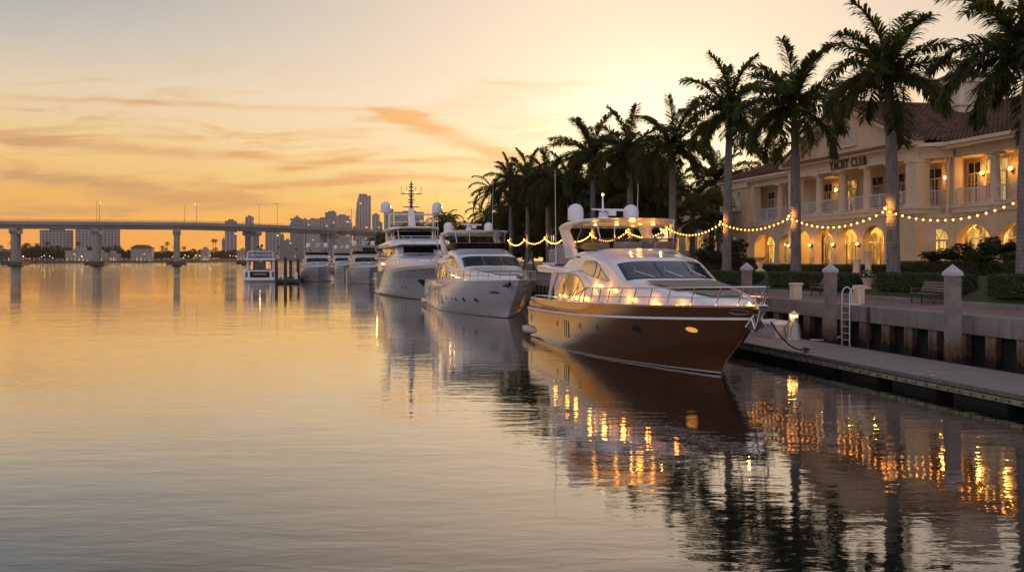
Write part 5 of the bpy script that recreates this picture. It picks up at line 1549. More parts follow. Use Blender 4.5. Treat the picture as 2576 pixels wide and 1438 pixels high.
ROW = 'royal palms in a row along the promenade'
PALMS = [(28.4, 34.9, 12.2, 'royal palm cut off by the right edge of the photo', 0, 1.12, .31), (28.5, 44.1, 13.0, 'tallest looking royal palm, its lit trunk before the right end of the pediment', 1, 1.08, .31),
         (28.5, 54.0, 12.9, 'royal palm with lit trunk standing left of the club lettering', 2, 1.06, .30), (28.5, 63.8, 14.0, 'royal palm whose lit trunk stands at the club\'s far left corner', 3, 1.10, .30),
         (28.5, 74.0, 12.7, 'royal palm whose crown hangs just left of the clear bright gap beside the club', 1, 1.06, .30), (28.5, 84.0, 13.3, 'royal palm directly above the bronze yacht\'s right radome', 2, 1.2, .29),
         (28.5, 95.3, 14.2, 'royal palm directly above the bronze yacht\'s mast, leftmost of the tall clear crowns', 0, 1.28, .29), (28.7, 105.5, 11.8, 'shorter royal palm just left of the tall clear crowns', 3, 1.2, .27),
         (28.5, 114.3, 13.3, 'royal palm with string lights above the white yacht\'s right end', 1, 1.15, .28), (28.6, 125.5, 13.9, 'slim royal palm second from the left with string lights', 2, 1.2, .27), (28.5, 135.5, 14.4, 'leftmost royal palm of the dense distant cluster', 0, 1.15, .27)]
m_dry = mat('dry_frond', (.16, .10, .05), .8, var=.4)
for i, (u_, v_, zc, lb, k, sc, r0) in enumerate(PALMS):
    pt_ = royal_palm(u_, v_, zc, lb, ROW, (k, 4, 2, 5, 1, 0, 3, 4, 2, 5, 1)[i], sc, r0, (.28 * sin(v_ * 1.7), .2 * cos(v_)))
    if i in (1, 3, 6):      # a dry spathe beside the crownshaft, a brown frond hanging
        b = MB(); h_ = zc - gz(u_, v_)
        b.tube([(.30, -.12, h_ - 2.1), (.42, -.2, h_ - 1.3), (.40, -.22, h_ - .5)], [.05, .06, .015], 6); b.build('dry_spathe', m_dry, pt_, smooth=60)
    if i in (2, 5, 8):
        b = MB(); frond(b, random.Random(i), 2.5 + i, radians(-35), 3.0, radians(60), 50, .7, .5, .035, .8)
        o = b.build('dead_frond', m_dry, pt_, fix=False); o.location = (.1, 0, zc - gz(u_, v_) - .5)
# palms of the second row
for i, (u_, v_, zc, k) in enumerate(((36, 99, 10.6, 1), (40, 112, 12.2, 2), (35, 120, 10.4, 0), (44, 128, 13.2, 3), (33, 93, 9.8, 2), (35, 97, 11.2, 0), (38, 140, 12.5, 1), (34, 150, 12.6, 3), (46, 105, 12.6, 1), (33, 100, 10.5, 2), (48, 96, 12.8, 3), (40, 104, 11.8, 1), (34, 110, 11.0, 0), (33, 130, 11.5, 2), (40, 122, 12.4, 1), (31.5, 88, 8.6, 2), (31.5, 107, 9.6, 0), (32, 116, 10.0, 1), (36, 103, 11.6, 2), (31.5, 124, 10.4, 3), (37, 109, 12.0, 0), (33, 142, 11.6, 2), (38, 133, 12.6, 1), (31, 147, 10.6, 3), (42, 116, 13.0, 2))):
    royal_palm(u_, v_, zc, 'dark palm in the second row behind the promenade palms', 'second row palms', (k + i) % 6, 1.0 + .22 * ((i * .37) % 1), .24, (.5 * sin(i * 2.3), .4 * cos(i)))

def coconut_palm(u, v, zc, label, k, lean=(1, 0), sc=1.0, group='coconut palms beyond the marina'):
    z0 = gz(u, v); t = thing('coconut_palm', label, 'palm tree', (u, v, z0), 0, group); h = zc - z0
    b = MB(); zs = frange(0, h, 9)
    b.tube([(lean[0] * (max(z, 0) / h) ** 2, lean[1] * (max(z, 0) / h) ** 2, z - (.3 if z == 0 else 0)) for z in zs], [.22 * (1 - .45 * z / h) for z in zs], 10)
    b.build('trunk', m_bark, t, smooth=60)
    put('crown', coco_meshes[k % 2], t, (lean[0], lean[1], h), k * 1.3, sc)
coconut_palm(28.8, 155, 14.6, 'coconut palm with arching golden edged fronds left of the royal palms', 0, (.8, .5), 1.05)
for i, (u_, v_, zc, lx) in enumerate(((33, 185, 12, 1), (31, 215, 11.5, -1), (34, 240, 13, .5), (36, 262, 13.5, 1.5), (33, 300, 13, -1), (38, 330, 14, 1), (34, 370, 13.5, -.8), (37, 400, 14.5, .6), (33, 430, 13.5, 1), (35, 455, 13, -1), (33, 480, 12.5, .4), (42, 200, 13, 0), (44, 225, 14, .8))):
    coconut_palm(u_, v_, zc, 'small dark coconut palm on the far point left of the royal palms', i, (lx, 0), 1.1)

# fan palms
def fan_crown(seed):
    r = random.Random(seed); mb = MB()
    for k in range(34):
        az = k * 2.39996; t = k / 33; el = radians(80 - 125 * t + r.uniform(-8, 8))
        d = Vector((cos(el) * cos(az), cos(el) * sin(az), sin(el))); base = d * r.uniform(1.0, 1.35)
        mb.tube([(0, 0, 0), base], .02, 4)
        s = d.cross(Vector((0, 0, 1))); s = s.normalized() if s.length > .1 else Vector((1, 0, 0)); u = s.cross(d)
        for j in range(26):
            a = -2.2 + 4.4 * j / 25; L = r.uniform(.8, 1.0) * (1 - .2 * abs(a) / 2.2)
            q = d * cos(a) + s * sin(a); mid = base + q * L * .6 + u * .05; tip = base + q * L + Vector((0, 0, -.22 * L)); w = (s * cos(a) - d * sin(a)) * .05
            b = mb.vs([base - w * .2, base + w * .2, mid + w, mid - w, tip]); mb.f += [(b, b + 1, b + 2, b + 3), (b + 3, b + 2, b + 4)]
    return mb
o = fan_crown(3).build('crown', m_frond, fix=False); fan_mesh = o.data; bpy.data.objects.remove(o)
for u_, v_, zc, k, lb in ((34, 83.5, 7.6, 0, 'left fan palm below the beige flat roofed building'), (36.5, 85.0, 8.3, 1, 'right fan palm touching the corner of the yacht club'), (33, 92, 7.4, 2, 'fan palm half hidden behind the bronze yacht\'s hardtop')):
    t = thing('fan_palm', lb, 'palm tree', (u_, v_, gz(u_, v_)), 0, 'fan palms beside the club')
    h = zc - gz(u_, v_); b = MB(); b.tube([(0, 0, -.2), (0, 0, h * .5), (.05, 0, h)], [.28, .24, .25], 12); b.build('trunk', m_bark, t, smooth=60)
    put('crown', fan_mesh, t, (.05, 0, h), k * 2.0, 1.15)

# broad-leaved trees
def tree_crown(seed, n=2600, leaf=.30, nc=26):
    r = random.Random(seed); mb = MB(); cs = []
    while len(cs) < nc:
        p = Vector((r.uniform(-1, 1), r.uniform(-1, 1), r.uniform(-.75, 1)))
        if p.length < 1 and p.length > .3: cs.append((p * 3.0, r.uniform(.55, 1.25)))
    for k in range(n):
        c, rr = r.choice(cs)
        d = Vector((r.gauss(0, 1), r.gauss(0, 1), r.gauss(0, 1))).normalized()
        p = c + d * rr * r.random() ** .35
        nrm = (d + Vector((r.uniform(-.8, .8), r.uniform(-.8, .8), r.uniform(-.2, 1)))).normalized()
        a = nrm.orthogonal().normalized(); a = (Matrix.Rotation(r.uniform(0, 6.28), 3, nrm) @ a); b_ = nrm.cross(a); L = leaf * r.uniform(.6, 1.3)
        i = mb.vs([p - a * L, p - b_ * L * .42, p + a * L, p + b_ * L * .42]); mb.f.append((i, i + 1, i + 2, i + 3))
    return mb
tree_meshes = []
for s in (2, 9, 14):
    o = tree_crown(s).build('crown', m_treeleaf, fix=False); tree_meshes.append(o.data); bpy.data.objects.remove(o)
b = MB(); b.tube([(0, 0, -.6), (.1, 0, 1.0), (0, .1, 2.2)], [.32, .22, .15], 8)
for a in range(5): b.tube([(.05, .05, 1.2 + .15 * a), (1.0 * cos(a * 1.26), 1.0 * sin(a * 1.26), 2.6), (2.0 * cos(a * 1.26), 2.0 * sin(a * 1.26), 4.2)], [.13, .09, .03], 6)
o = b.build('trunk', m_bark, smooth=60); trunk_mesh = o.data; bpy.data.objects.remove(o)

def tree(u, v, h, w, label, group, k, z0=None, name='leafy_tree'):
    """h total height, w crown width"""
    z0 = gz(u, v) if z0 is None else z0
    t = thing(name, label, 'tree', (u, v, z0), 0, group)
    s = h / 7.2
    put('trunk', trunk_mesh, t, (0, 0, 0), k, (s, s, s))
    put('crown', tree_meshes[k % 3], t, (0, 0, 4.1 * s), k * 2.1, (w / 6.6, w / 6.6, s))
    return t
r = random.Random(77)
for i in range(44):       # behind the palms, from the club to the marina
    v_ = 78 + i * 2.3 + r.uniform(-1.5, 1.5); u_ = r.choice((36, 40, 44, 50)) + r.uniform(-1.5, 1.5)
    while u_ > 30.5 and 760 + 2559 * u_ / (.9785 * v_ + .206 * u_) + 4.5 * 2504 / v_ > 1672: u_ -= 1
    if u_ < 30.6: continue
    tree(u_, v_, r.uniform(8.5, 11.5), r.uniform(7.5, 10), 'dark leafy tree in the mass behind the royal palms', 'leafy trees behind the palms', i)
for i in range(30):      # the point beyond the marina
    v_ = 175 + i * 10.5 + r.uniform(-3, 3); u_ = 31 + r.uniform(-2, 9)
    tree(u_, v_, r.uniform(7.5, 11), r.uniform(9, 13), 'dark leafy tree on the far point left of the royal palms', 'leafy trees on the far point', i)
tree(31.5, 71.0, 3.3, 4.4, 'small round dark tree at the far left corner of the club', 'garden trees', 0, gz(31, 71) - .1)
tree(35.5, 48.0, 2.1, 4.8, 'broad dark bush before the first right hand arch', 'garden trees', 1, 2.9, 'round_bush')
tree(35.2, 44.2, 2.3, 3.8, 'dark bush cut by the right edge before the second right hand arch', 'garden trees', 2, 2.9, 'round_bush')

# hedges: leaf sized faces over a dark core
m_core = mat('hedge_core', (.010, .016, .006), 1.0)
def hedge(x0, x1, v0, v1, h, label, seed=0, z0=None, dens=260):
    r = random.Random(seed); zb = (gz((x0 + x1) / 2, (v0 + v1) / 2) if z0 is None else z0) - .05
    t = thing('hedge', label, 'hedge', ((x0 + x1) / 2, (v0 + v1) / 2, zb), 0, 'clipped hedges before the club')
    lx, ly = (x1 - x0) / 2, (v1 - v0) / 2
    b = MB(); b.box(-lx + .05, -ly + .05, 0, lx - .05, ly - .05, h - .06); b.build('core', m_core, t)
    b = MB()
    def leaf(p, n):
        n = (n + Vector((r.uniform(-.7, .7), r.uniform(-.7, .7), r.uniform(-.4, .8)))).normalized(); a = n.orthogonal().normalized(); a = Matrix.Rotation(r.uniform(0, 6.28), 3, n) @ a; c = n.cross(a); L = r.uniform(.035, .065)
        i = b.vs([p - a * L, p - c * L * .5, p + a * L, p + c * L * .5]); b.f.append((i, i + 1, i + 2, i + 3))
    def bulge(y): return .05 * noise.noise(Vector((y * 1.3, seed, 0)))
    for axis, area in (('front', 2 * ly * h), ('back', ly * h * .5), ('top', 4 * lx * ly), ('end0', 2 * lx * h), ('end1', 2 * lx * h)):
        for k in range(int(area * dens)):
            a, c = r.uniform(-1, 1), r.random(); o_ = r.uniform(-.05, .05)
            if axis == 'front': p, n = Vector((-lx - o_ + bulge(a * ly), a * ly, c * h)), Vector((-1, 0, 0))
            elif axis == 'back': p, n = Vector((lx + o_, a * ly, c * h)), Vector((1, 0, 0))
            elif axis == 'top': p, n = Vector((a * lx, (c * 2 - 1) * ly, h + o_ + bulge((c * 2 - 1) * ly))), Vector((0, 0, 1))
            else: p, n = Vector((a * lx, (-ly - o_) if axis == 'end0' else ly + o_, c * h)), Vector((0, -1 if axis == 'end0' else 1, 0))
            leaf(p, n)
    b.build('foliage', m_hedge, t, fix=False)
hedge(26.95, 28.0, 45.5, 54.5, .78, 'long clipped hedge along the kerb left of the first tall dock pile', 1)
hedge(27.2, 28.1, 37.2, 43.6, .80, 'long clipped hedge behind the slatted bench', 2)
hedge(26.9, 28.3, 27.5, 35.2, .86, 'clipped hedge at the right edge nearest the kerb', 3)
hedge(30.2, 31.5, 30.5, 38.6, .80, 'paler hedge right of the tallest dock pile, behind the nearest one', 4)
hedge(33.5, 35.0, 44.5, 51.5, .72, 'dark tall hedge before the right wing of the club', 5)
hedge(31.6, 32.9, 49.5, 55.5, .52, 'low dark hedge between two palms before the central arches', 6)
hedge(31.8, 33.0, 57.5, 62.5, .50, 'low dark hedge right of the second palm trunk', 7)
hedge(32.2, 33.4, 64.0, 69.0, .5, 'low dark hedge behind the stone urn', 8)
hedge(33.0, 34.4, 71.5, 80.0, 1.15, 'dark hedge at the foot of the club\'s far left end', 9)
hedge(27.0, 28.0, 57.0, 66.0, .7, 'hedge at the foot of the palm by the club\'s far left corner', 10)
hedge(27.0, 28.1, 69, 90, .8, 'long hedge far back, seen over the bronze yacht\'s stern', 11, dens=120)
# ================================================================== QUAYSIDE OBJECTS
m_capw = mat('pile_cap_white', (.46, .44, .46), .6, var=.15, vscale=5)
def dock_pile(v, label, u=21.62, top=3.46):
    t = thing('concrete_pile', label, 'pile', (u, v, 0), 0, 'square concrete piles along the dock')
    a = .205
    b = MB(); b.box(-a, -a, -1.5, a, a, top); b.build('shaft', m_tidal, t, bevel=.025)
    b = MB(); b.box(-a - .035, -a - .035, top - .06, a + .035, a + .035, top + .06)
    k = b.vs([(-a - .035, -a - .035, top + .06), (a + .035, -a - .035, top + .06), (a + .035, a + .035, top + .06), (-a - .035, a + .035, top + .06), (0, 0, top + .34)])
    b.f += [(k, k + 1, k + 4), (k + 1, k + 2, k + 4), (k + 2, k + 3, k + 4), (k + 3, k, k + 4)]
    b.build('cap', m_capw, t)
for v_, lb in ((30.0, 'nearest square concrete pile with a pyramid cap, beside the slatted bench'), (38.0, 'square concrete pile with a pyramid cap, beside the white ladder'), (46.0, 'square concrete pile just behind the bronze yacht\'s bow rail'),
               (94.0, 'distant concrete pile between the white yacht and the bronze yacht\'s stern'), (22.0, 'concrete pile on the dock beyond the right edge'), (54.0, 'concrete pile hidden behind the bronze yacht\'s windscreen'), (62.0, 'concrete pile hidden behind the bronze yacht\'s roof'), (78.0, 'concrete pile hidden behind the bronze yacht\'s overhang')):
    dock_pile(v_, lb)
# guide plates where the piles pass the dock
t = thing('boarding_ladder', 'white tubular ladder with two hooped handrails on the seawall', 'ladder', (QX, 37.95, 0))
for s in (-.3, .3):
    b = MB(); b.tube([(-.10, s, .15), (-.10, s, 2.45)] + [(.13 - .23 * cos(a), s, 2.45 + .33 * sin(a)) for a in frange(.2, pi, 9)] + [(.36, s, 2.2), (.36, s, 2.06)], .028, 8); b.build('handrail', m_white, t, smooth=60)
for k in range(7):
    b = MB(); b.tube([(-.10, -.3, .3 + k * .28), (-.10, .3, .3 + k * .28)], .02, 6); b.build('rung', m_white, t, smooth=60)
b = MB(); b.box(-.12, -.32, 2.052, .45, .32, 2.08); b.build('top_plate', m_white, t)

# service pedestal shaped like a lighthouse
t = thing('power_pedestal', 'white lighthouse shaped power pedestal with a glowing amber band on the dock', 'power pedestal', (20.75, 39.5, DZ))
b = MB(); b.lathe([(.29, 0), (.27, .05), (.26, .08), (.17, .74), (.185, .76), (.185, .95), (.165, .96)], (0, 0, 0), 8, pi / 8); b.build('body', mat('chipped_white', (.62, .61, .62), .45, var=.75, vscale=6, vcol=(.5, .49, .5)), t, smooth=25)
b = MB(); b.lathe([(.165, .962), (.165, 1.06)], (0, 0, 0), 16); b.build('lamp_band', mat('amber_lamp', (1, .7, .3), .4, emit=(1.0, .50, .10), es=7.0), t, smooth=40)
b = MB(); b.lathe([(.235, 1.062), (.225, 1.09), (.14, 1.15), (.05, 1.19), (.05, 1.22), (.01, 1.24)], (0, 0, 0), 16); b.build('cap', m_white, t, smooth=40)
b = MB()
for k in range(3): b.tube([Vector((-.16, -.22 - .03 * k, .72 - .05 * k)), Vector((-.3, -.28 - .03 * k, .45)), Vector((-.28, -.26, .2)), Vector((-.16, -.22, .04))], .018, 6)
b.build('hose', mat('yellow_hose', (.28, .22, .05), .5), t, smooth=60)
b = MB(); b.tube([(-.1, .2, .8), (-.25, .36, .45), (-.18, .34, .08)], .03, 6); b.build('hose', MATS['yellow_hose'], t, smooth=60)
b = MB(); b.tube([(.1, -.2, .7), (.1, -.36, .4), (.15, -.3, .05)], .02, 6)
b.build('hose', mat('yellow_hose', (.28, .22, .05), .5), t, smooth=60)
b = MB(); b.cbox((.0, -.2, .86), (.16, .06, .12)); b.cbox((-.19, 0, .86), (.05, .14, .12)); b.build('socket', m_grey, t, bevel=.01)
lamp('pedestal_light', t, (-.28, -.12, .98), 5, (1, .5, .12), .06); lamp('pedestal_light', t, (0, 0, 1.35), 1.0, (1, .5, .12), .06)

t = thing('dock_box', 'low white dock box beside the lighthouse shaped pedestal', 'dock box', (20.62, 41.15, DZ))
b = MB(); b.grid([[(-.33, -.88, 0), (.33, -.88, 0), (.33, .88, 0), (-.33, .88, 0)], [(-.38, -.93, .58), (.38, -.93, .58), (.38, .93, .58), (-.38, .93, .58)]], closed=True); b.face([(-.33, -.88, 0), (.33, -.88, 0), (.33, .88, 0), (-.33, .88, 0)]); b.build('box', mat('dock_box_white', (.60, .57, .55), .5, var=.12), t)
b = MB(); b.grid([[(-.42, -.97, .56), (.42, -.97, .56), (.42, .97, .56), (-.42, .97, .56)], [(-.42, -.97, .63), (.42, -.97, .63), (.42, .97, .63), (-.42, .97, .63)], [(-.30, -.88, .70), (.36, -.88, .74), (.36, .88, .74), (-.30, .88, .70)]], closed=True); b.face([(-.30, -.88, .70), (.36, -.88, .74), (.36, .88, .74), (-.30, .88, .70)]); b.build('lid', mat('dock_lid_white', (.66, .63, .62), .4, var=.1), t, bevel=.012)
b = MB(); b.tube([(-.43, -.08 + .16 * k / 8, .55 - .05 * sin(pi * k / 8)) for k in range(9)], .012, 5); b.build('hasp', m_steel, t)

def cleat(u, v, label, m):
    t = thing('mooring_cleat', label, 'cleat', (u, v, DZ), 0, 'mooring cleats on the dock')
    b = MB(); b.box(-.06, -.12, 0, .06, .12, .03); b.tube([(0, -.07, .02), (0, -.06, .11)], .025, 8); b.tube([(0, .07, .02), (0, .06, .11)], .025, 8); b.build('base', m, t, bevel=.006)
    b = MB(); b.tube([(0, -.2, .15), (0, -.1, .12), (0, .1, .12), (0, .2, .15)], [.018, .03, .03, .018], 8); b.build('horn', m, t, smooth=60)
cleat(18.35, 34.0, 'dark mooring cleat on the dock edge with the yacht\'s rope tied to it', m_black)
cleat(18.25, 26.3, 'bare galvanised cleat on the dock edge at the right', mat('galvanised', (.42, .42, .42), .45, .7))
b = MB()
p0, p1 = Vector((14.75, 29.6, 1.95)), Vector((18.35, 34.0, DZ + .12))
b.tube([p0.lerp(p1, k / 16) + Vector((0, 0, -.30 * 4 * (k / 16) * (1 - k / 16))) for k in range(17)] , .028, 7)
for k in range(3): b.tube([Vector((18.35 + .10 * cos(a), 34.0 + .18 * sin(a), DZ + .1 + .02 * k)) for a in frange(0, 2 * pi, 17)], .022, 6)
tag(b.build('mooring_line', mat('dark_rope', (.035, .03, .028), .9, bump=.5, bscale=60), smooth=60), 'dark rope sagging from the bronze yacht\'s bow to the dock cleat', 'rope')
b = MB(); b.tube([(21.2, 38.9, DZ + .03), (21.5, 38.6, DZ + .03), (21.9, 38.35, DZ + .06), (22.2, 38.2, DZ + .2)], .03, 6)
tag(b.build('white_rope', m_white, smooth=60), 'short white rope at the foot of the boarding ladder', 'rope')

# bench with slats
def bench(u, v, label, L=1.7):
    t = thing('park_bench', label, 'bench', (u, v, 2.06), 0, 'benches on the promenade')
    m = mat('bench_wood', (.20, .145, .115), .65, var=.35, vscale=5, stretch=(1, .2, 1))
    b = MB()
    for k in range(5): b.box(-.28 + k * .105, -L / 2, .42, -.195 + k * .105, L / 2, .455)
    b.build('seat', m, t, bevel=.006)
    b = MB()
    for k in range(4): b.obox((.27 + .055 * k, -L / 2, .55 + .115 * k), (.27 + .055 * k, L / 2, .55 + .115 * k), .03, .09, (.45, 0, 1))
    b.build('backrest', m, t, bevel=.006)
    mi = mat('cast_iron', (.06, .05, .05), .6)
    for s in (-1, 1):
        y = s * (L / 2 - .08)
        b = MB(); b.obox((-.24, y, 0), (-.24, y, .62), .05, .05, (1, 0, 0)); b.build('leg', mi, t)
        b = MB(); b.obox((.24, y, 0), (.24, y, .42), .05, .05, (1, 0, 0)); b.obox((.24, y, .42), (.48, y, .98), .05, .05, (0, 1, 0)); b.build('leg', mi, t)
        b = MB(); b.obox((-.27, y, .63), (.33, y, .63), .06, .035); b.build('armrest', m, t, bevel=.006)
        b = MB(); b.obox((-.24, y, .40), (.24, y, .40), .04, .04); b.build('seat_frame', mi, t)
bench(26.0, 37.75, 'slatted wooden bench beside the nearest concrete pile')
bench(25.9, 46.3, 'dark bench at the kerb, left of the pile with the ladder', 1.5)

# beige utility posts on the seawall
def post(u, v, h, label, w=.42):
    t = thing('utility_post', label, 'utility post', (u, v, 2.05), 0, 'beige utility posts on the seawall')
    b = MB(); b.box(-w / 2, -w / 2, 0, -w / 2 + .12, w / 2, h); b.box(-w / 2 + .12, -w / 2, 0, w / 2, -w / 2 + .1, h - .1); b.box(-w / 2 + .12, w / 2 - .1, 0, w / 2, w / 2, h - .1); b.box(w / 2 - .1, -w / 2 + .1, 0, w / 2, w / 2 - .1, h - .1); b.build('housing', m_trim, t, bevel=.01)
    b = MB(); b.box(-w / 2 - .03, -w / 2 - .03, h - .09, w / 2 + .06, w / 2 + .03, h + .02); b.build('top', m_trim, t, bevel=.02)
    b = MB(); b.box(-w / 2 + .125, -w / 2 + .102, .05, w / 2 - .102, w / 2 - .102, h - .12); b.build('outlet_panel', m_grey, t)
post(22.95, 43.5, .76, 'low beige utility post on the seawall between two concrete piles')
post(23.3, 38.6, .78, 'low beige utility post right behind the boarding ladder', .34)

def stone_post(u, v, h, r, label):
    b = MB(); b.lathe([(r * 1.15, 0), (r * 1.15, .1), (r, .14), (r, h - .16), (r * 1.2, h - .12), (r * 1.2, h - .04), (r * .9, h)], (0, 0, 0), 16)
    o = tag(b.build('stone_post', m_trim, smooth=40), label, 'stone post'); o.location = (u, v, gz(u, v)); return o
stone_post(31.0, 51.6, .85, .20, 'shorter beige stone post left of the tallest palm\'s trunk')
stone_post(31.3, 50.9, 1.35, .17, 'taller beige stone post touching the tallest palm\'s trunk')

b = MB(); b.lathe([(.34, 0), (.34, .12), (.2, .16), (.13, .3), (.20, .48), (.12, .66), (.16, .72), (.42, .92), (.47, .98), (.40, .98), (.1, .9)], (0, 0, 0), 20)
o = tag(b.build('stone_urn', m_trim, smooth=50), 'pale stone urn on a baluster foot before the far left arches', 'urn'); o.location = (30.2, 62.2, gz(30.2, 62.2))
# planter with white flowers
t = thing('flower_planter', 'pale stone planter of white flowers right of the pile with the ladder', 'planter', (27.4, 44.6, gz(27.4, 44.6)))
b = MB(); b.lathe([(.22, 0), (.24, .06), (.16, .12), (.30, .55), (.36, .6), (.33, .6), (.28, .5)], (0, 0, 0), 16); b.build('pot', m_trim, t, smooth=45)
rr = random.Random(4); b = MB(); f = MB()
for k in range(420):
    d = Vector((rr.gauss(0, 1), rr.gauss(0, 1), abs(rr.gauss(0, 1)))).normalized(); p = Vector((0, 0, .62)) + d * rr.uniform(.15, .42); n = (d + Vector((rr.uniform(-.6, .6), rr.uniform(-.6, .6), .3))).normalized(); a = n.orthogonal().normalized() * .06; c = n.cross(a)
    (f if k % 6 == 0 and d.z > .2 else b).face([p - a, p - c * .5, p + a, p + c * .5])
b.build('leaves', m_hedge, t, fix=False); f.build('flowers', mat('white_petal', (.7, .68, .62), .7), t, fix=False)
# garden light
t = thing('garden_light', 'slim leaning pale garden light with a glowing foot among the right hand hedges', 'garden light', (29.4, 33.9, gz(29.4, 33.9)))
b = MB(); b.tube([(0, 0, 0), (.02, -.03, .5), (.0, .04, .95), (-.02, .02, 1.35)], [.07, .055, .075, .03], 8); b.build('post', m_trim, t, smooth=50)
b = MB(); b.tube([(-.08, -.02, .12), (-.06, -.04, .55)], [.035, .02], 8); b.build('glow_rod', mat('amber_rod', (1, .7, .3), .4, emit=(1.0, .5, .10), es=4.0), t, smooth=50)
lamp('garden_lamp', t, (-.2, -.1, .35), 3, (1, .55, .15), .05)
# low terrace walls before the far arches
for i, (v0, v1, lb) in enumerate(((73.6, 78.0, 'low stone terrace wall under the far left arch'), (68.3, 72.2, 'low stone terrace wall left of the second palm trunk'))):
    t = thing('terrace_wall', lb, 'low wall', (35.2, (v0 + v1) / 2, 2.8), 0, 'low terrace walls')
    L = (v1 - v0) / 2
    b = MB(); b.box(-.12, -L, 0, .12, L, .75); b.build('wall', m_stucco, t)
    b = MB(); b.box(-.2, -L - .06, .75, .2, L + .06, .86); b.build('coping', m_trim, t)

# ------------------------------------------------------------------ string lights
m_wire = mat('wire', (.02, .02, .02), .6)
b = MB(); b.sphere((0, 0, 0), .042, 8, 6); o = b.build('bulb', m_bulb, smooth=60); bulb_mesh = o.data; bpy.data.objects.remove(o)
def string(a, c, sag, n, label, glow=(True, True), sc=1.0):
    t = thing('string_lights', label, 'string lights', a, 0, 'festoon strung from palm to palm')
    a_, c_ = Vector((0, 0, 0)), Vector(c) - Vector(a)
    P_ = lambda k: a_.lerp(c_, k) + Vector((0, 0, -4 * sag * k * (1 - k)))
    b = MB(); b.tube([P_(k / 24) for k in range(25)], .012, 5); b.build('cable', m_wire, t)
    for k in range(n):
        q = (k + .5) / n
        put('bulb', bulb_mesh, t, P_(q) + Vector((0, 0, -.08)), 0, sc)
    if glow[0]:
        put('bulb', bulb_mesh, t, a_ + Vector((-.06, .0, .02)), 0, sc * 1.25)
        lamp('trunk_glow_spot', t, a_ + Vector((-.55, -.30, -.15)), 170, (1, .38, .06), .06, spot=110, aim=(.85, .5, 0.0))  # added spot off the trunk, brightens it beyond the bulb's own glow
ax = 28.5 - .40
AT = [34.9, 44.1, 54.0, 63.8, 74.0, 84.0, 95.3, 105.5, 114.3, 125.5, 135.5]
zt_ = [6.35, 6.42, 6.45, 6.45, 6.4, 6.4, 6.4, 6.35, 6.4, 6.4, 6.4]
LB = ['string of bulbs at the right edge, ending on the tallest looking palm', 'string of bulbs below the club lettering between two palms', 'string of bulbs from the lettering palm to the club\'s far left corner', 'string of bulbs left of the club, ending at the bright gap', 'string of bulbs behind the right half of the bronze yacht\'s hardtop', 'string of bulbs framed in the middle of the bronze yacht\'s hardtop', 'string of bulbs framed at the left of the bronze yacht\'s hardtop', 'string of bulbs just left of the bronze yacht\'s radar arch', 'string of bulbs between the two small palms above the white yacht', 'string of bulbs at the far left end of the festoon']
for k in range(10):
    string((ax, AT[k + 1], zt_[k + 1]), (ax, AT[k], zt_[k]), (.62, .70, .58, .66, .6, .72, .6, .66, .58, .64)[k], 17 if k < 8 else 12, LB[k], sc=1.0 + .05 * k)
# ================================================================== BRIDGE, FAR SHORE AND SKYLINE
F_ = 35 / 36 * 2576
def ray(px, depth):
    """ground point at a bearing (given as an offset in units of the focal length, x 2504) and depth along the view axis"""
    xc = (px - 1288) / F_ * depth
    return xc * cos(TH) + depth * sin(TH), depth * cos(TH) - xc * sin(TH)
def hgt(py, depth): return CAM_H + (649 - py) / F_ * depth

m_bridge = M_concrete('bridge_concrete', (.30, .275, .25), .25, vs=.12)
br_t = thing('road_bridge', 'long flat concrete road bridge on twin column piers across the river', 'bridge', (0, 0, 0))
BP = [(-420, 476), (-160, 476), (40, 480), (244, 488), (445, 497), (634, 530), (828, 590), (960, 650), (1080, 720)]
pts = [Vector((*ray(x, d), 0)) for x, d in BP]
fx, fy = pchip([p[0] for p in BP], [p.x for p in pts]), pchip([p[0] for p in BP], [p.y for p in pts])
def cl_(x): return Vector((fx(x), fy(x), 0))
def frame_(x):
    d = (cl_(x + 3) - cl_(x - 3)).normalized(); return d, Vector((-d.y, d.x, 0))
DT, DB = 20.6, 18.2
rows = []; par = [[], []]; rail = [[], []]
for x in frange(-400, 1070, 70):
    c = cl_(x); d, n = frame_(x)
    rows.append([c + n * a + Vector((0, 0, z)) for a, z in ((-6.5, DT), (-6.5, DT - .7), (-5.2, DT - .75), (-4.6, DB), (4.6, DB), (5.2, DT - .75), (6.5, DT - .7), (6.5, DT))])
    for i, s in enumerate((-1, 1)):
        par[i].append([c + n * s * a + Vector((0, 0, z)) for a, z in ((6.62, DT - .3), (6.62, DT + 1.0), (6.3, DT + 1.0), (6.3, DT - .02))])
        rail[i].append(c + n * s * 6.45 + Vector((0, 0, DT + 1.75)))
b = MB(); b.grid(rows, closed=True); b.build('deck', m_bridge, br_t, smooth=30)
for i in (0, 1):
    b = MB(); b.grid(par[i], closed=True); b.build('parapet', m_bridge, br_t, smooth=30)
    b = MB(); b.tube(rail[i], .09, 5)
    for k, x in enumerate(frange(-400, 1070, 150)):
        c = cl_(x); d, n = frame_(x); s = -1 if i == 0 else 1; q = c + n * s * 6.45; b.tube([q + Vector((0, 0, DT + .98)), q + Vector((0, 0, DT + 1.75))], .06, 4)
    b.build('handrail', m_steel if False else mat('bridge_rail', (.2, .17, .15), .6), br_t)
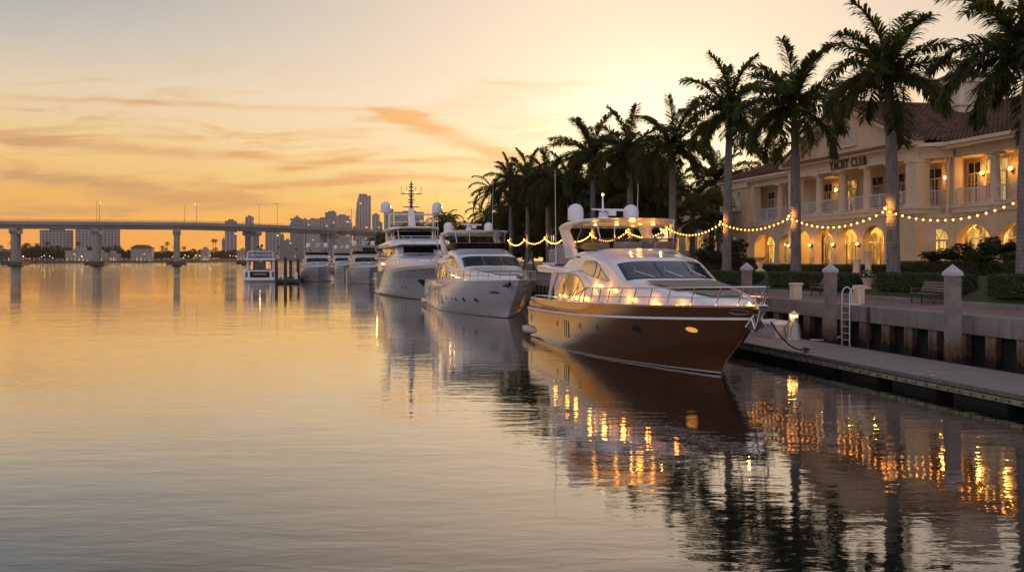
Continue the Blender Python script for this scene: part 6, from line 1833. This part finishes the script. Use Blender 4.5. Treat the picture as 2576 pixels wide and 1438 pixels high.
for x in (-160, 40, 244, 445, 634, 828, 960):
    c = cl_(x); d, n = frame_(x); a = atan2(n.y, n.x)
    p_ = bpy.data.objects.new('pier', None); COL.objects.link(p_); p_.parent = br_t; p_.location = c; p_.rotation_euler = (0, 0, a)
    for s in (-1, 1):
        b = MB(); b.lathe([(1.35, -2), (1.35, 15.4), (1.5, 16.2), (1.9, 17.0)], (s * 3.6, 0, 0), 18); b.build('pier_column', m_bridge, p_, smooth=40)
    b = MB(); b.prism([(-5.6, 17.9), (-5.9, 17.0), (-5.2, 15.9), (-1.9, 15.5), (1.9, 15.5), (5.2, 15.9), (5.9, 17.0), (5.6, 17.9), (5.6, DB - .01), (-5.6, DB - .01)], 'y', -1.7, 1.7); b.build('pier_cap', m_bridge, p_)
    b = MB(); b.box(-7.2, -4.6, .5, 7.2, 4.6, 2.3); b.box(-5.4, -2.2, -1, -1.9, 2.2, .5); b.box(1.9, -2.2, -1, 5.4, 2.2, .5); b.build('pier_footing', mat('wet_footing', (.10, .08, .06), .8, var=.5, vscale=.6, world=True), p_)
m_pole = mat('pole_grey', (.12, .11, .10), .6)
m_farlight = mat('far_lamp', (1, .8, .5), .4, emit=(1.0, .62, .26), es=5.0)
for i, (x, s, lit, lb) in enumerate(((4, -1, 1, 'street lamp at the far left end of the bridge'), (238, 1, 0, 'taller dark lamp post over the second bridge pier'), (256, -1, 1, 'lit street lamp over the second bridge pier'), (473, 1, 0, 'unlit lamp post over the third bridge pier'), (484, -1, 1, 'lit street lamp right of the third bridge pier'), (672, 1, 0, 'lamp post over the bridge right of the fourth pier'), (676, -1, 0, 'second lamp post over the bridge right of the fourth pier'), (-120, -1, 1, 'street lamp on the bridge beyond the left edge'))):
    c = cl_(x); d, n = frame_(x)
    t = thing('street_lamp', lb, 'street lamp', c + n * s * 6.0 + Vector((0, 0, DT)), 0, 'street lamps on the bridge')
    h = 10.0 if not (x == 238) else 11
    if x > 600: h = 12.5
    b = MB(); b.tube([(0, 0, -.05), (0, 0, h)], [.14, .08], 6); b.tube([(0, 0, h), tuple(-n * s * 1.6 + Vector((0, 0, h + .3)))], .06, 5); b.build('pole', m_pole, t)
    b = MB(); b.sphere(tuple(-n * s * 1.7 + Vector((0, 0, h + .2))), .19 if lit else .2, 8, 6); b.build('lamp_head', m_farlight if lit else m_pole, t)

# ------------------------------------------------------------------ far shore land
LAND = [(-900, 840), (-300, 835), (0, 830), (110, 850), (250, 885), (400, 960), (520, 1060), (600, 1180), (700, 1350), (800, 1450), (950, 1500), (1200, 1500)]
b = MB()
fr_ = [ray(x, d) for x, d in LAND]; bk = [ray(x, 3600) for x, d in LAND]
b.grid([[(*p, -1) for p in fr_], [(*p, 1.3) for p in fr_], [(p[0] * 1.01, p[1] * 1.01, 1.6) for p in fr_], [(*p, 2.0) for p in bk]])
tag(b.build('far_shore', m_soil), 'dark far shore', kind='structure')
fl = pchip([p[0] for p in LAND], [p[1] for p in LAND])
r = random.Random(31)
for i in range(64):
    x = -60 + i * 10.6 + r.uniform(-4, 4); d = fl(x) * (1 + r.uniform(.02, .10)); u_, v_ = ray(x, d)
    hh = r.uniform(10, 16) * (1.0 if x < 330 else .8) * (d / 900) ** .6
    if 170 < x < 240: hh *= .8
    tree(u_, v_, hh, hh * r.uniform(1.1, 1.6), 'dark leafy tree on the far shore under the bridge', 'leafy trees on the far shore', i, 1.4)
for i, x in enumerate((-20, 30, 62, 78, 92, 118, 196, 222, 290, 300, 408, 420, 440, 462, 536, 542, 700, 745, 780)):
    d = fl(x) * 1.06; u_, v_ = ray(x, d)
    t = thing('distant_palm', 'tiny palm rising over the trees of the far shore', 'palm tree', (u_, v_, 1.4), 0, 'tiny palms on the far shore')
    h = r.uniform(11, 17) * (d / 900) ** .5
    if x in (536, 542): h = 23
    b = MB(); b.tube([(0, 0, 0), (.3, 0, h)], [.35, .25], 6); b.build('trunk', m_bark, t); put('crown', coco_meshes[i % 2], t, (.3, 0, h), i, .85)
m_roofr = mat('far_roof', (.16, .075, .055), .8); m_wallf = mat('far_wall', (.36, .30, .25), .8, var=.15, vscale=.3)
m_farwin = M_lit_window('far_windows', (.9, .62, .25), (.05, .04, .03), .8, .35)
for x0, x1, yb, yt, roof, lb in ((-60, 24, 657, 632, 0, 'long low dark building at the far left on the far shore'), (166, 232, 657, 632, 0, 'pale waterfront hall with lit doors left of the second pier'), (232, 268, 657, 637, 0, 'pale block just behind the second bridge pier'), (268, 296, 657, 639, 0, 'small pale building right of the second bridge pier'), (330, 380, 650, 624, 1, 'long building with a dark red hipped roof right of the second pier'), (505, 524, 652, 628, 2, 'pale domed building left of the distant slim tower'), (596, 640, 650, 631, 3, 'building with a pale green roof under the bridge')):
    xm = (x0 + x1) / 2; d = fl(xm) * 1.012; u_, v_ = ray(xm, d)
    a = -TH - math.atan((xm - 1288) / F_) * .5
    t = thing('waterfront_building', lb, 'building', (u_, v_, 1.2), a, 'low buildings on the far shore')
    w = (x1 - x0) / F_ * d; h = hgt(yt, d) - 1.2
    b = MB(); b.box(-w / 2, 0, -.5, w / 2, 14, h); b.build('wall', m_wallf if x0 > 0 else m_bark, t)
    b = MB()
    nwin = max(4, int(w / 3.2))
    for k in range(nwin): q = -w / 2 + w * (k + .5) / nwin; b.box(q - .6, -.06, .3, q + .6, -.01, 3.0)
    b.build('windows', m_farwin, t)
    b = MB()
    if roof == 1: b.prism([(-w / 2 - 1, h), (w / 2 + 1, h), (w / 2 - 5, h + 3.2), (-w / 2 + 5, h + 3.2)], 'y', -1, 15); b.build('roof', m_roofr, t)
    elif roof == 2: b.sphere((0, 7, h), w * .42, 14, 8); b.build('dome', m_wallf, t, smooth=60)
    elif roof == 3: b.prism([(-w / 2 - 1, h + .1), (w / 2 + 1, h), (0, h + 2.2)], 'y', -1, 15); b.build('roof', mat('green_roof', (.30, .38, .12), .7), t)
    else: b.box(-w / 2 - .4, -.4, h, w / 2 + .4, 14.4, h + .7); b.box(-w * .2, 3, h + .7, w * .2, 9, h + 3.0); b.build('roof', m_wallf, t)
for i in range(44):
    x = r.choice((r.uniform(-20, 330), r.uniform(320, 620), r.uniform(430, 620), r.uniform(620, 860))); d = fl(x) * r.uniform(.985, 1.0); u_, v_ = ray(x, d)
    t = thing('shore_lamp', 'small glowing lamp along the waterline of the far shore', 'lamp post', (u_, v_, .8), 0, 'glowing lamps along the far shore')
    h = r.uniform(3.0, 7.0)
    b = MB(); b.tube([(0, 0, -1), (0, 0, h)], .1, 5); b.build('pole', m_pole, t)
    b = MB(); b.sphere((0, 0, h + .2), r.uniform(.18, .36), 7, 5); b.build('lamp_head', m_farlight, t)

# ------------------------------------------------------------------ towers
def M_facade(name, wall, glass, cw, ch, lit=.06, vert=.5, horiz=.55, lcol=(1.0, .75, .42)):
    m = bpy.data.materials.new(name); m.use_nodes = True
    t = m.node_tree; N = NT(t); p = t.nodes['Principled BSDF']
    s = N.sep(N.n('ShaderNodeTexCoord').outputs['Object'])
    h = N.m('ADD', s[0], s[1])
    fx_ = N.m('FRACT', N.m('MULTIPLY', h, 1 / cw)); fz_ = N.m('FRACT', N.m('MULTIPLY', s[2], 1 / ch))
    win = N.m('MULTIPLY', N.m('LESS_THAN', fx_, vert), N.m('LESS_THAN', fz_, horiz))
    cell = N.xyz(N.m('FLOOR', N.m('MULTIPLY', h, 1 / cw)), N.m('FLOOR', N.m('MULTIPLY', s[2], 1 / ch)), 3.0)
    wn = N.n('ShaderNodeTexWhiteNoise', noise_dimensions='3D'); N.put(wn.inputs['Vector'], cell)
    on = N.m('MULTIPLY', win, N.m('LESS_THAN', wn.outputs['Value'], lit))
    g = N.mix(wn.outputs['Value'], glass, tuple(q * 1.8 for q in glass))
    N.put(p.inputs['Base Color'], N.mix(win, wall, g))
    N.put(p.inputs['Roughness'], N.m('SUBTRACT', .8, N.m('MULTIPLY', win, .55)))
    p.inputs['Emission Color'].default_value = (*lcol, 1)
    N.put(p.inputs['Emission Strength'], N.m('MULTIPLY', on, .9))
    return m
FAC = [M_facade('facade_grid', (.34, .31, .29), (.07, .07, .08), 4.2, 3.6, .025), M_facade('facade_stripes', (.38, .34, .31), (.10, .10, .11), 7.0, 3.4, .018, .55, .9), M_facade('facade_glass', (.20, .20, .22), (.10, .11, .13), 5.0, 4.0, .015, .8, .75), M_facade('facade_bands', (.36, .32, .28), (.08, .08, .085), 9.0, 3.8, .02, .85, .5), M_facade('facade_bright', (.34, .30, .26), (.08, .08, .08), 4.4, 3.8, .09)]
def tower(label, x0, x1, y, d, fac, parts=(), rot=0.0, dep=None, slant=0.0):
    """parts: (x0, x1, y) pieces of the tower at other heights"""
    xm = (x0 + x1) / 2; u_, v_ = ray(xm, d)
    a = -TH - math.atan((xm - 1288) / F_)
    t = thing('tower_block', label, 'tower', (u_, v_, 1.5), a + rot, 'towers of the far skyline')
    k = d / F_
    w = (x1 - x0) * k; dp = dep or w * .8; h = hgt(y, d) - 1.5
    b = MB()
    if slant: b.prism([(-w / 2, -3), (w / 2, -3), (w / 2, h), (-w / 2 + w * slant, h), (-w / 2 + w * slant * .55, h * .86), (-w / 2 + w * .05, h * .62)], 'y', 0, dp)
    else: b.box(-w / 2, 0, -3, w / 2, dp, h)
    b.build('tower_shaft', FAC[fac], t)
    b = MB(); b.box(-w * .22, dp * .25, h, w * .25, dp * .7, h + 4.5); b.box(-w * .5, 0.0, h, w * .5 if not slant else w * .5, .8, h + 1.2) if not slant else None; b.build('roof_plant', FAC[2], t)
    for (p0, p1, py) in parts:
        q0, q1 = (p0 - xm) * k, (p1 - xm) * k; hh = hgt(py, d) - 1.5
        b = MB(); b.box(q0, 1.5, -3, q1, dp + 4, hh); b.box(q0 + (q1 - q0) * .3, 6, hh, q0 + (q1 - q0) * .7, dp, hh + 3.5); b.build('tower_wing', FAC[(fac + 1) % 5], t)
    return t
tower('broad white apartment block left of the second bridge pier', 104, 181, 581, 1300, 0, dep=22)
tower('left half of the tall apartment pair behind the second bridge pier', 192, 240, 573, 1290, 0, dep=22)
tower('right half of the tall apartment pair behind the second bridge pier', 243, 300, 571, 1310, 0, dep=24)
tower('slim tower with a lower left wing, seen between the third and fourth bridge piers', 566, 595, 557, 1900, 1, ((559, 566.5, 602),))
tower('slim round topped tower rising over the bridge beside the fourth pier', 617, 638.5, 547, 2000, 1, ((620, 634, 545),))
tower('stepped tower whose top stays under the bridge deck', 668, 706, 578, 2050, 1, ((706, 714, 590), (714, 731, 604)))
tower('bluish tower group at the left end of the skyline cluster', 730, 761, 551, 2150, 2, ((739, 755, 546),))
tower('narrow tower in the middle of the skyline cluster', 761, 773, 553, 2200, 1)
tower('wide tower with bright lights on its upper floors', 773, 800, 554, 2000, 4)
tower('striped tower at the right of the brightly lit one', 795, 829, 551, 2300, 1)
tower('tall stepped block standing behind the striped tower', 818, 846, 535, 2450, 2, ((830, 846, 533),))
tower('broad stepped office block left of the tallest tower', 841, 880, 544, 2250, 3, ((876, 886, 556),))
tower('tallest tower of the skyline, slanted on its left side', 892, 933, 492, 2400, 1, ((933, 940, 590), (888, 894, 570)), slant=.24)
tower('small tower with a sloping top right of the tallest tower', 936, 955, 541, 2400, 1, ((952, 962, 560),))
tower('pale tower behind the left dome of the three deck yacht', 966, 990, 527, 2350, 1)
tower('broad low tower behind the mast of the three deck yacht', 992, 1066, 534, 2500, 3)
tower('low grey block under the bridge left of the bow on yacht', 712, 748, 615, 2350, 2)
tower('low grey block between the distant cruiser and the skyline', 640, 668, 628, 2300, 2)
# radio masts
for x, y, lb in ((884, 522, 'thin radio mast beside the broad stepped office block'), (976, 508, 'thin radio mast on the pale tower behind the dome')):
    u_, v_ = ray(x, 2300); b = MB(); b.tube([(0, 0, 0), (0, 0, hgt(y, 2300))], [1.2, .5], 5)
    tag(b.build('radio_mast', m_pole), lb, 'mast').location = (u_, v_, 0)

# ------------------------------------------------------------------ haze
HAZE = True
if HAZE:
    b = MB(); b.box(-2600, -120, -1.0, 2600, 3700, 260)
    m = bpy.data.materials.new('haze'); m.use_nodes = True
    t = m.node_tree
    for nd in list(t.nodes): t.nodes.remove(nd)
    N = NT(t); pv = N.n('ShaderNodeVolumePrincipled'); pv.inputs['Color'].default_value = (.95, .72, .48, 1); pv.inputs['Density'].default_value = .00009; pv.inputs['Anisotropy'].default_value = .3
    o = N.n('ShaderNodeOutputMaterial'); t.links.new(pv.outputs[0], o.inputs['Volume'])
    tag(b.build('haze', m), 'thin golden evening haze over the river', kind='stuff')
